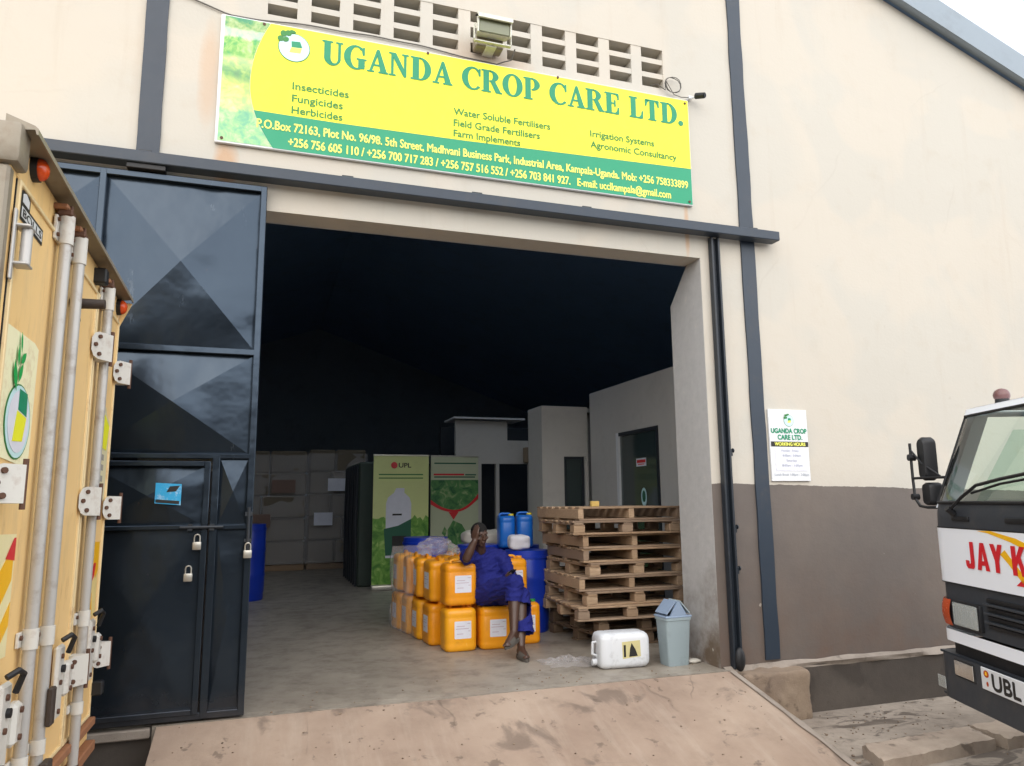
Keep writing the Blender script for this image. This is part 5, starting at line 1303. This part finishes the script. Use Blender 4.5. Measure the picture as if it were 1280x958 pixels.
# door bottom channel and rusty sill, slatted guard below
mb = MB(); mb.box(TX-.008, -2.70, .205, TX+.03, -.60, .25, .006); mb.box(TX-.055, YL+.02, .06, TX+.035, YR-.0, .118, .006); mb.build('sill', 'rust', tk)
mb = MB(); mb.box(TX-.30, YL+.15, -.13, TX-.16, YR-.12, .05, .01)
for k in range(26): mb.box(TX-.035, -2.70+k*.082, -.28, TX-.012, -2.66+k*.082, .058)
mb.build('guard_slats', worn("rusty_slats", lin('#5d4438'), .8, amt=.5), tk)
# printed plates and stickers on the doors
mb = MB(); flat(mb, [(-2.695, 1.60), (-2.275, 1.58), (-2.27, 2.07), (-2.33, 2.085), (-2.69, 2.08)], TX-.004, TRK, .002); lp = mb.build('emblem_plate', worn("weathered_plate", lin('#f1ecc4'), .5, dirt=lin('#b9824a'), amt=.7, scale=5), dA, smooth=0)
def emblem_t(root, cy, cz, ry, rz, w):
    mb = MB(); flat(mb, disc(cy, cz, ry, rz), w, TRK); mb.build('emblem_ring', 'lgreen2', root, smooth=0)
    mb = MB(); flat(mb, disc(cy, cz, ry*.94, rz*.96), w+.0015, TRK); mb.build('emblem_disc', 'cyan', root, smooth=0)
    mb = MB(); flat(mb, disc(cy, cz, ry*.80, rz*.82), w+.003, TRK); mb.build('emblem_inner', 'paper', root, smooth=0)
    mb = MB(); flat(mb, [(cy-.02, cz+.125), (cy+.08, cz+.12), (cy+.09, cz+.03), (cy-.02, cz+.045)], w+.0045, TRK); mb.build('emblem_field', 'lgreen', root, smooth=0)
    mb = MB(); flat(mb, [(cy-.03, cz+.04), (cy+.09, cz+.025), (cy+.06, cz-.07), (cy-.06, cz-.08)], w+.0045, TRK); mb.build('emblem_crop', 'yellow', root, smooth=0)
    mb = MB()
    for k, (a, b, l, h, an) in enumerate(((-.095, .165, .020, .060, 22), (-.035, .185, .016, .045, -25), (-.075, .245, .013, .045, 5), (-.015, .245, .016, .038, -45), (-.055, .300, .010, .040, 12))):
        ca, sa = math.cos(R(an)), math.sin(R(an)); pts = []
        for q in range(16):
            t = 2*math.pi*q/16; lx, lz = l*math.cos(t)*abs(math.cos(t))**.3*(1 if True else 0), h*math.sin(t)
            lx *= (1-abs(math.sin(t))**3); pts.append((cy+a+lx*ca-lz*sa, cz+b+lx*sa+lz*ca))
        flat(mb, pts, w+.006, TRK)
    mb.build('emblem_leaves', 'leafgreen', root, smooth=0)
emblem_t(lp, -2.465, 1.745, .16, .145, TX-.0005)
mb = MB(); flat(mb, [(-2.66, 2.49), (-2.36, 2.49), (-2.36, 2.555), (-2.55, 2.555), (-2.55, 2.60), (-2.61, 2.62), (-2.66, 2.60)], TX-.004, TRK, .001); bp = mb.build('maker_badge', 'black_ink', dA, smooth=0)
mb = MB(); flat(mb, [(-2.648, 2.502), (-2.372, 2.502), (-2.372, 2.543), (-2.648, 2.543)], TX-.0025, TRK); flat(mb, [(-2.645, 2.56), (-2.565, 2.56), (-2.565, 2.59), (-2.61, 2.606), (-2.645, 2.592)], TX-.0025, TRK); mb.build('badge_panel', 'white', bp, smooth=0)
mb = MB(); put_text(mb, 'BOLLS', -2.635, -2.385, 2.508, .029, TX-.001, .03, TRK); mb.build('badge_lettering', 'black_ink', bp, smooth=0)
def chevron(door, y0, y1, z0, z1, flip=1):
    mb = MB(); flat(mb, [(y0, z0), (y1, z0), (y1, z1), (y0, z1)], TX-.004, TRK, .001); c = mb.build('reflective_board', worn("pale_reflective", lin('#efe3b0'), .4, amt=.15), door, smooth=0)
    H = z1-z0; W = y1-y0
    def P(u, v): return (y0+(u if flip > 0 else 1-u)*W, z0+v*H)
    mb = MB(); flat(mb, [P(0, .05), P(0, .42), P(.95, .92), P(.95, .62)], TX-.0022, TRK); flat(mb, [P(.35, .0), P(.35, .06), P(.98, .44), P(.98, .25), P(.55, .0)], TX-.0022, TRK); mb.build('stripe', 'yvinyl', c, smooth=0)
    mb = MB(); flat(mb, [P(.68, .80), P(.92, .97), P(.98, .97), P(.98, .78)], TX-.001, TRK); flat(mb, [P(.0, .0), P(.55, .24), P(.62, .0)], TX-.001, TRK); flat(mb, [P(0, .90), P(.22, .98), P(.22, .92), P(.05, .82)], TX-.001, TRK); mb.build('stripe', 'red', c, smooth=0)
chevron(dA, -2.69, -2.33, .86, 1.32)
mb = MB(); flat(mb, [(-1.05, .84), (-.69, .84), (-.69, 1.26), (-1.05, 1.26)], TX-.004, TRK, .001); c = mb.build('reflective_board', worn("pale_reflective_board", lin('#efd890'), .4, amt=.2), dC, smooth=0)
mb = MB(); flat(mb, [(-.95, 1.26), (-.70, 1.26), (-.69, 1.10), (-.75, 1.05), (-.88, 1.18)], TX-.0022, TRK); flat(mb, [(-1.05, .85), (-.78, .85), (-.82, .97), (-1.0, 1.06)], TX-.0022, TRK); mb.build('stripe', 'yvinyl', c, smooth=0)
mb = MB(); flat(mb, [(-1.03, 1.16), (-1.0, 1.06), (-.90, .98), (-.93, 1.03), (-.97, 1.12)], TX-.001, TRK); flat(mb, [(-.88, 1.02), (-.80, 1.06), (-.76, 1.14), (-.82, 1.14)], TX-.001, TRK); mb.build('stripe', 'red', c, smooth=0)
mb = MB(); flat(mb, [(-1.07, 1.52), (-.67, 1.50), (-.66, 1.98), (-.75, 2.0), (-.80, 2.05), (-1.07, 2.06)], TX-.004, TRK, .001); sp = mb.build('advert_plate', worn("faded_plate", lin('#d9d0a8'), .5, amt=.3), dC, smooth=0)
mb = MB(); flat(mb, [(-1.06, 1.82), (-.72, 1.80), (-.68, 1.95), (-.80, 2.0), (-1.06, 2.04)], TX-.0022, TRK); mb.build('yellow_print', 'yellow', sp, smooth=0)
mb = MB()
for z in (1.735, 1.675, 1.61):
    for a, b in ((-1.0, -.93), (-.91, -.86), (-.83, -.77)): flat(mb, [(a, z), (b, z), (b, z+.035), (a, z+.035)], TX-.0022, TRK)
mb.build('faded_print', worn("faded_grey_print", lin('#9c978c'), .7, amt=.2), sp, smooth=0)
mb = MB(); flat(mb, [(-1.0, 1.50), (-.74, 1.49), (-.74, 1.585), (-1.0, 1.59)], TX-.0015, TRK); mb.build('grey_patch', worn("grey_patch", lin('#8f8f8c'), .6, amt=.2), sp, smooth=0)
# running gear and cab, mostly outside the picture
mb = MB(); mb.box(-7.0, -2.15, -.02, TX-.10, -2.03, .20); mb.box(-7.0, -1.35, -.02, TX-.10, -1.23, .20); mb.build('chassis', 'black', tk)
def wheel(root, x, y, z, r=.42, w=.24, rimm='plate', world=True):
    mb = MB(); n = 28; prof = [(r*.55, -w/2), (r*.93, -w/2), (r, -w*.35), (r, w*.35), (r*.93, w/2), (r*.55, w/2)]
    mb.loft([[(x+p[0]*math.cos(2*math.pi*k/n), y+p[1], z+p[0]*math.sin(2*math.pi*k/n)) for k in range(n)] for p in prof]); t_ = mb.build('wheel', 'tyre', root, smooth=35, world=world)
    mb = MB(); mb.cyl((x, y-w*.3, z), (x, y+w*.3, z), r*.56, n=24); mb.cyl((x, y-w*.42, z), (x, y+w*.42, z), r*.18, n=16); mb.build('rim', rimm, t_, world=world)
for x in (-2.4, -6.1):
    for y in (-2.62, -.76): wheel(tk, x, y, -.01)
mb = MB(); mb.loft([[(x, YL+.1, z) for x, z in ((-5.35, .0), (-5.35, 2.0), (-6.6, 2.0), (-7.05, 1.1), (-7.1, .0))], [(x, YR-.1, z) for x, z in ((-5.35, .0), (-5.35, 2.0), (-6.6, 2.0), (-7.05, 1.1), (-7.1, .0))]]); mb.build('cab', 'truckcream', tk, smooth=0)
mb = MB()
for y in (YL+.085, YR-.10): mb.box(-6.5, y, 1.15, -5.6, y+.015, 1.85)
mb.build('cab_window', 'dark', tk)

# the old body leans: drop its right-hand side a little
def _all(o):
    for c in o.children: yield c; yield from _all(c)
for o in _all(tk):
    if not o.name.startswith(('wheel', 'rim', 'chassis', 'cab')):
        for v in o.data.vertices: v.co.z -= .029*v.co.y
# ------------------------------------------------------------------ right lorry: white cab seen from its front corner
LR = thing('cab_lorry', (4.675, -1.485, -.43), 'white cab-over lorry on the right with red lettering and a dark grille', 'lorry', None, R(-111))
CWD = 2.05
def front_y(u, z):
    """surface of the cab front: rounded at the corners and raked above the waist"""
    e = min(u, CWD-u); c = .0
    if e < .16: c = .16-math.sqrt(max(0, .16**2-(.16-max(e, 0))**2))
    rake = 0 if z < 1.80 else (z-1.80)*.34
    return c+rake
def side_in(z): return 0 if z < 1.70 else (z-1.70)*.16
def band(z0, z1, m, name, off=0, u0=0, u1=CWD, nz=3, depth=1.7, parent=LR, d0=None):
    """wrap-round band: front, and both sides back to depth"""
    mb = MB()
    zs = [z0+(z1-z0)*j/nz for j in range(nz+1)]
    us = [0, .005, .02, .045, .08, .12, .17]+[.17+(CWD-.34)*i/12 for i in range(1, 12)]+[CWD-.17, CWD-.12, CWD-.08, CWD-.045, CWD-.02, CWD-.005, CWD]
    rows = []
    for z in zs:
        si = side_in(z); row = [(si-off, depth, z), (si-off, .18+front_y(.2, z), z)]
        for u in us:
            k = (u-CWD/2)/(CWD/2); uu = CWD/2+k*(CWD/2-si+off)
            row.append((uu, front_y(u, z)-off, z))
        row += [(CWD-si+off, .18+front_y(.2, z), z), (CWD-si+off, depth, z)]
        rows.append(row)
    V_ = [[mb.bm.verts.new(p) for p in r_] for r_ in rows]
    for A, B in zip(V_, V_[1:]):
        for k in range(len(A)-1): mb.bm.faces.new((A[k], A[k+1], B[k+1], B[k]))
    return mb.build(name, m, parent, smooth=30, world=False)
def lbox(name, m, u0, z0, u1, z1, y0, y1, bev=.006, parent=LR):
    mb = MB(); mb.box(u0, y0, z0, u1, y1, z1, bev, seg=2); return mb.build(name, m, parent, world=False)
band(1.285, 1.665, 'truckwhite', 'front_panel')
band(1.665, 1.83, 'truckgrey', 'cowl_panel', off=-.004)
band(.975, 1.285, 'truckgrey', 'grille_panel', off=-.012)
band(.885, .965, 'truckwhite', 'lower_stripe', off=.004)
band(.50, .80, 'truckgrey', 'bumper', off=.03, depth=.7)
band(.80, .885, 'black', 'valance', off=-.03)
# bumper returns
mb = MB(); mb.box(.0, .0, .785, CWD, .6, .80); mb.box(.0, .0, .50, CWD, .55, .515); mb.build('bumper_shelf', 'truckgrey', LR, world=False)
# windscreen with pillars and header
def scr(u, z, off=0):
    si = side_in(z); k = (u-CWD/2)/(CWD/2); return (CWD/2+k*(CWD/2-si), front_y(u, z)-off, z)
mb = MB()
ucol = [.05+(CWD-.10)*i/24 for i in range(25)]
rows = [[mb.bm.verts.new(scr(u, 1.83+(2.455-1.83)*j/8)) for u in ucol] for j in range(9)]
for A, B in zip(rows, rows[1:]):
    for k in range(24): mb.bm.faces.new((A[k], A[k+1], B[k+1], B[k]))
mb.build('windscreen', 'windscreen', LR, smooth=60, world=False)
for s in (0, 1):
    mb = MB()
    def pp(v, z, a, b): 
        u = a if v == 0 else b; return scr(u if not s else CWD-u, z, .006)
    for a, b, m_ in ((.0, .052, 'truckwhite'),):
        L0 = [scr((a if not s else CWD-a), 1.80+.66*j/10, .008) for j in range(11)]; L1 = [scr((b if not s else CWD-b), 1.80+.66*j/10, .008) for j in range(11)]
        L2 = [(p[0]+(.03 if not s else -.03), p[1]+.05, p[2]) for p in L1]; L3 = [(p[0]+(.0 if not s else 0), p[1]+.07, p[2]) for p in L0]
        mb.loft([[L0[j], L1[j], L2[j], L3[j]] for j in range(11)])
    mb.build('pillar', 'truckwhite', LR, smooth=40, world=False)
    mb = MB()
    for j in range(10):
        z0_, z1_ = 1.83+.6*j/10, 1.83+.6*(j+1)/10
        q = [scr(u if not s else CWD-u, z, -.012) for u, z in ((.055, z0_), (.15, z0_), (.15, z1_), (.055, z1_))]
        mb.face(q)
    bmesh.ops.remove_doubles(mb.bm, verts=mb.bm.verts[:], dist=.0005); mb.build('pillar_trim', 'truckgrey', LR, smooth=40, world=False)
    # side door with window
    xs = 0 if not s else CWD
    sg_ = 1 if not s else -1
    mb = MB(); mb.face([(xs+sg_*side_in(1.75)+sg_*.004, .30, 1.75), (xs+sg_*side_in(1.75)+sg_*.004, 1.35, 1.75), (xs+sg_*side_in(2.36)+sg_*.004, 1.35, 2.36), (xs+sg_*side_in(2.36)+sg_*.004, .62, 2.36)]); mb.build('side_window', 'windscreen', LR, smooth=0, world=False)
    mb = MB()
    for a in ((1.35, 1.70),):
        mb.prism([(xs+sg_*side_in(1.70), a[0], 1.66), (xs+sg_*side_in(1.70), a[1], 1.66), (xs+sg_*side_in(2.45), a[1], 2.45), (xs+sg_*side_in(2.45), a[0], 2.45)], (sg_*.04, 0, 0))
    mb.prism([(xs+sg_*side_in(1.66), .15, 1.66), (xs+sg_*side_in(1.66), 1.5, 1.66), (xs+sg_*side_in(1.75), 1.5, 1.75), (xs+sg_*side_in(1.75), .25, 1.75)], (sg_*.04, 0, 0))
    mb.build('door_frame', 'truckwhite', LR, smooth=0, world=False)
    lbox('side_panel', 'truckwhite', xs if not s else xs-.03, .62, xs+.03 if not s else xs, 1.29, .72, 1.70)
band(2.455, 2.50, 'truckwhite', 'roof_header', off=.008, nz=4)
mb = MB()
def rooff(u, v):
    z = 2.50+.05*math.sin(math.pi*u)*min(1, v*6)*1; si = side_in(2.50)
    y = front_y(u*CWD, 2.50)-.01+(1.70-front_y(u*CWD, 2.5))*v
    return (si+(CWD-2*si)*u, y, z)
mb.grid(20, 12, rooff); mb.build('roof', 'truckwhite', LR, smooth=60, world=False)
for q in ((.13, .7, CWD-.13, 1.80), (.13, 1.80, .42, 2.36), (CWD-.42, 1.80, CWD-.13, 2.36), (.13, 2.36, CWD-.13, 2.5)): lbox('back_panel', 'truckgrey', *q, 1.66, 1.70, 0)
mb = MB(); mb.box(.42, 1.675, 1.80, CWD-.42, 1.68, 2.36); mb.build('rear_window', 'windscreen', LR, smooth=0, world=False)
# interior: dashboard, seats, wheel
lbox('dashboard', 'truckgrey', .12, 1.60, CWD-.12, 1.855, .30, .75, .05)
for u in (.55, 1.50): lbox('seat', 'truckgrey', u-.25, 1.35, u+.25, 1.98, 1.25, 1.42, .06)
mb = MB(); c = V((1.08, .72, 1.93)); rr = Matrix.Rotation(R(-55), 3, 'X')
mb.tube([c+rr @ V((.21*math.cos(q), .21*math.sin(q), 0)) for q in [2*math.pi*i/24 for i in range(25)]], .014); mb.cyl(c, c+V((0, -.1, -.2)), .03); mb.build('steering_wheel', 'black', LR, smooth=50, world=False)
# cowl vents, grille slots
for u in (.33, .93, 1.40): lbox('cowl_vent', 'black', u, 1.715, u+.20, 1.745, -.008, .01, .003)
for z in (1.045, 1.10, 1.155, 1.21): lbox('grille_slot', 'black', .64, z, CWD-.64, z+.022, -.004, .03, .003)
for i in range(3): lbox('grille_rib', 'truckgrey', .62, 1.075+.055*i, CWD-.62, 1.09+.055*i, -.02, .03, .004)
mb = MB(); P_ = [scr(.05+(CWD-.10)*i/24, 1.838, .006) for i in range(25)]+[scr(CWD-.05, 1.838+.61*i/8, .006) for i in range(1, 9)]+[scr(CWD-.05-(CWD-.10)*i/24, 2.448, .006) for i in range(1, 25)]+[scr(.05, 2.448-.61*i/8, .006) for i in range(1, 9)]
mb.tube(P_, .011, 6); mb.build('screen_seal', 'black', LR, smooth=60, world=False)
band(1.660, 1.668, 'black', 'panel_seam', off=.0015, nz=1); band(1.283, 1.290, 'black', 'panel_seam', off=.0015, nz=1)
# lamps
for s in (0, 1):
    a, b = (.26, .565) if not s else (CWD-.565, CWD-.26)
    mb = MB(); mb.box(a, -.014, 1.0, b, .05, 1.175, .012, seg=2); hl = mb.build('headlight', 'black', LR, world=False)
    mb = MB(); mb.box(a+.02, -.016, 1.018, b-.02, -.0142, 1.157, 0); mb.box(a+.10, -.018, 1.03, a+.20, -.0162, 1.145); mb.build('reflector', 'chrome', hl, world=False, smooth=0)
    mb = MB(); mb.box(a+.012, -.030, 1.012, b-.012, -.019, 1.163, .008, seg=2)
    for k in range(9): mb.box(a+.03+k*.028, -.033, 1.02, a+.036+k*.028, -.0302, 1.155)
    mb.build('lens', 'lampglass', hl, world=False)
    a, b = (.03, .13) if not s else (CWD-.13, CWD-.03)
    mb = MB(); n_ = 8
    def ind(u, v, s=s):
        uu = .02+.20*u; return ((uu if not s else CWD-uu), front_y(uu, 1.0)-.006-.018*math.sin(math.pi*v)-.0, .995+.175*v)
    mb.grid(8, 6, ind); mb.build('indicator', 'amber', LR, smooth=50, world=False)
    a, b = (.25, .47) if not s else (CWD-.47, CWD-.25)
    mb = MB(); mb.box(a-.015, -.036, .665, b+.015, .0, .79, .008); fg = mb.build('fog_light', 'black', LR, world=False)
    mb = MB(); mb.box(a, -.042, .68, b, -.0362, .775, .004); mb.build('lens', 'chrome', fg, world=False)
    u = .03 if not s else CWD-.05
    mb = MB(); mb.box(u, .06, .54, u+.02, .14, .62, .004); mb.box(.0 if not s else CWD-.10, -.036, .55, .10 if not s else CWD, -.029, .63, .003); mb.build('side_reflector', 'lampglass', LR, world=False)
mb = MB(); mb.box(.57, -.046, .665, 1.09, -.036, .80, .003); pl = mb.build('number_plate', 'white', LR, world=False)
mb = MB(); put_text(mb, 'UBL 1', .69, 1.06, .685, .092, -.0475, .05); mb.build('plate_lettering', 'black_ink', pl, smooth=0, world=False)
mb = MB(); flat(mb, disc(.63, .765, .028, .022, 16), -.0475); flat(mb, disc(.635, .705, .012, .015, 12), -.0475); mb.build('plate_crest', 'amber', pl, smooth=0, world=False)
mb = MB(); flat(mb, [(.618, .756), (.642, .756), (.637, .780), (.622, .778)], -.049); mb.build('plate_crest_core', 'yvinyl', pl, smooth=0, world=False)
# red lettering and flame swoosh on the white panel
BLOCK = {'J': (.62, [[(.32, .22), (.32, 1), (.56, 1), (.56, .22)], [(.56, .22), (.54, .08), (.46, 0), (.28, 0), (.28, .17), (.32, .22)], [(.28, 0), (.12, .0), (.02, .10), (0, .30), (.22, .30), (.23, .2), (.28, .17)]]),
 'A': (.74, [[(0, 0), (.24, 0), (.43, .98), (.40, 1), (.25, 1)], [(.74-.24, 0), (.74, 0), (.49, 1), (.40, 1), (.31, 1)], [(.20, .18), (.55, .18), (.55, .34), (.20, .34)]]),
 'Y': (.72, [[(0, 1), (.25, 1), (.48, .46), (.24, .40)], [(.72, 1), (.47, 1), (.24, .44), (.48, .40)], [(.24, 0), (.48, 0), (.48, .46), (.24, .46)]]),
 'K': (.72, [[(0, 0), (.24, 0), (.24, 1), (0, 1)], [(.24, .34), (.24, .62), (.46, 1), (.72, 1), (.40, .52)], [(.30, .58), (.46, .68), (.74, 0), (.47, 0)]])}
mb = MB(); x_ = .455; kx_ = .175*1.04; n_ = 0
for ch in 'JAY K':
    if ch == ' ': x_ += .36*kx_; continue
    for pc in BLOCK[ch][1]:
        n_ += 1; mb.face([(x_+q[0]*kx_, -.004-.0002*(n_ % 5), 1.405+q[1]*.175) for q in pc])
    x_ += (BLOCK[ch][0]+.10)*kx_
mb.build('name_lettering', 'red', LR, smooth=0, world=False, normals=False)
mb = MB(); flat(mb, [(0.610, 1.655), (0.730, 1.645), (0.960, 1.60), (1.310, 1.50), (1.560, 1.52), (1.310, 1.545), (1.010, 1.625), (0.760, 1.66)], -.0022); flat(mb, [(0.840, 1.52), (0.910, 1.47), (1.040, 1.36), (1.110, 1.36), (0.970, 1.48), (0.890, 1.55)], -.0022); mb.build('flame_stripe', 'yvinyl', LR, smooth=0, world=False)
mb = MB(); flat(mb, [(0.970, 1.345), (1.460, 1.345), (1.510, 1.39), (1.040, 1.39)], -.0022); mb.build('flame_stripe', 'red', LR, smooth=0, world=False)
# wipers
mb = MB()
mb.tube([scr(0.360, 1.79, .03), scr(0.480, 1.87, .04), scr(0.610, 1.95, .035), scr(0.860, 1.985, .03), scr(1.310, 2.03, .03)], .011, 6); mb.tube([scr(0.560, 1.90, .022), scr(0.860, 1.955, .022), scr(1.260, 1.99, .022)], .008, 6); mb.cyl(scr(0.360, 1.76, .0), scr(0.360, 1.80, .05), .022); mb.build('wiper', 'black', LR, world=False)
# mirrors on a tubular arm
mb = MB()
mb.tube([(.10, .12, 2.02), (-.06, .04, 2.02), (-.205, .02, 2.02)], .010); mb.tube([(-.205, .02, 2.29), (-.205, .02, 2.02), (-.195, .02, 1.87), (-.15, .03, 1.81), (-.08, .05, 1.80), (.06, .10, 1.80)], .011); mb.tube([(-.205, .02, 2.24), (-.11, .05, 2.13), (.04, .10, 2.03)], .008)
mb.cyl((-.205, .0, 2.18), (-.205, .05, 2.18), .026); mb.cyl((-.20, .0, 1.88), (-.20, .05, 1.88), .024); mr = mb.build('mirror_arm', 'black', LR, world=False)
mb = MB(); mb.loft([[(-.115+p[0], y, 2.165+p[1]) for p in rrect(-.055*s, -.165*s, .055*s, .165*s, .05*s, 6)] for s, y in ((.9, .05), (1, .07), (1, .13), (.93, .145))]); mb.build('mirror', 'black', mr, smooth=40, world=False)
mb = MB(); mb.loft([[(-.085+p[0], y, 1.90+p[1]) for p in rrect(-.065*s, -.085*s, .065*s, .085*s, .035*s, 6)] for s, y in ((.85, .05), (1, .07), (1, .13), (.93, .145))]); mb.build('mirror', 'black', mr, smooth=40, world=False)
# roof beacon, antenna, roof vent
mb = MB(); mb.cyl((.30, .45, 2.49), (.30, .45, 2.57), .05, .045); mb.build('beacon_base', 'black', LR, world=False)
mb = MB(); mb.ell((.30, .45, 2.59), (.055, .055, .05)); mb.build('beacon', worn("smoked_red_lens", lin('#6b4a48'), .3, amt=.3), LR, smooth=60, world=False)
mb = MB(); mb.box(.98, .50, 2.52, 1.35, .95, 2.575, .02); mb.cyl((.92, .48, 2.5), (.92, .48, 2.56), .03); mb.build('roof_hatch', 'black', LR, world=False)
mb = MB(); mb.tube([(.92, .48, 2.55), (1.0, .50, 2.75), (1.12, .52, 3.0)], .005, 6); mb.build('antenna', 'black', LR, world=False)
# rest of the lorry, outside the picture
lbox('chassis', 'black', .55, .45, CWD-.55, .70, .3, 6.2)
lbox('load_bed', 'wood', -.03, .95, CWD+.03, 1.05, 1.95, 6.3, .01)
for q in ((-.03, 1.95, .0, 6.3), (CWD, 1.95, CWD+.03, 6.3), (.0, 1.95, CWD, 1.98), (.0, 6.27, CWD, 6.3)): lbox('drop_side', 'truckwhite', q[0], 1.05, q[2], 1.50, q[1], q[3])
for y in (1.15, 5.0):
    for u in (.10, CWD-.10):
        mb = MB(); n = 28; r, w = .42, .24
        prof = [(r*.55, -w/2), (r*.93, -w/2), (r, -w*.35), (r, w*.35), (r*.93, w/2), (r*.55, w/2)]
        mb.loft([[(u+p[1], y+p[0]*math.cos(2*math.pi*k/n), .42+p[0]*math.sin(2*math.pi*k/n)) for k in range(n)] for p in prof]); t_ = mb.build('wheel', 'tyre', LR, smooth=35, world=False)
        mb = MB(); mb.cyl((u-w*.35, y, .42), (u+w*.35, y, .42), r*.56, n=24); mb.build('rim', 'plate', t_, world=False)
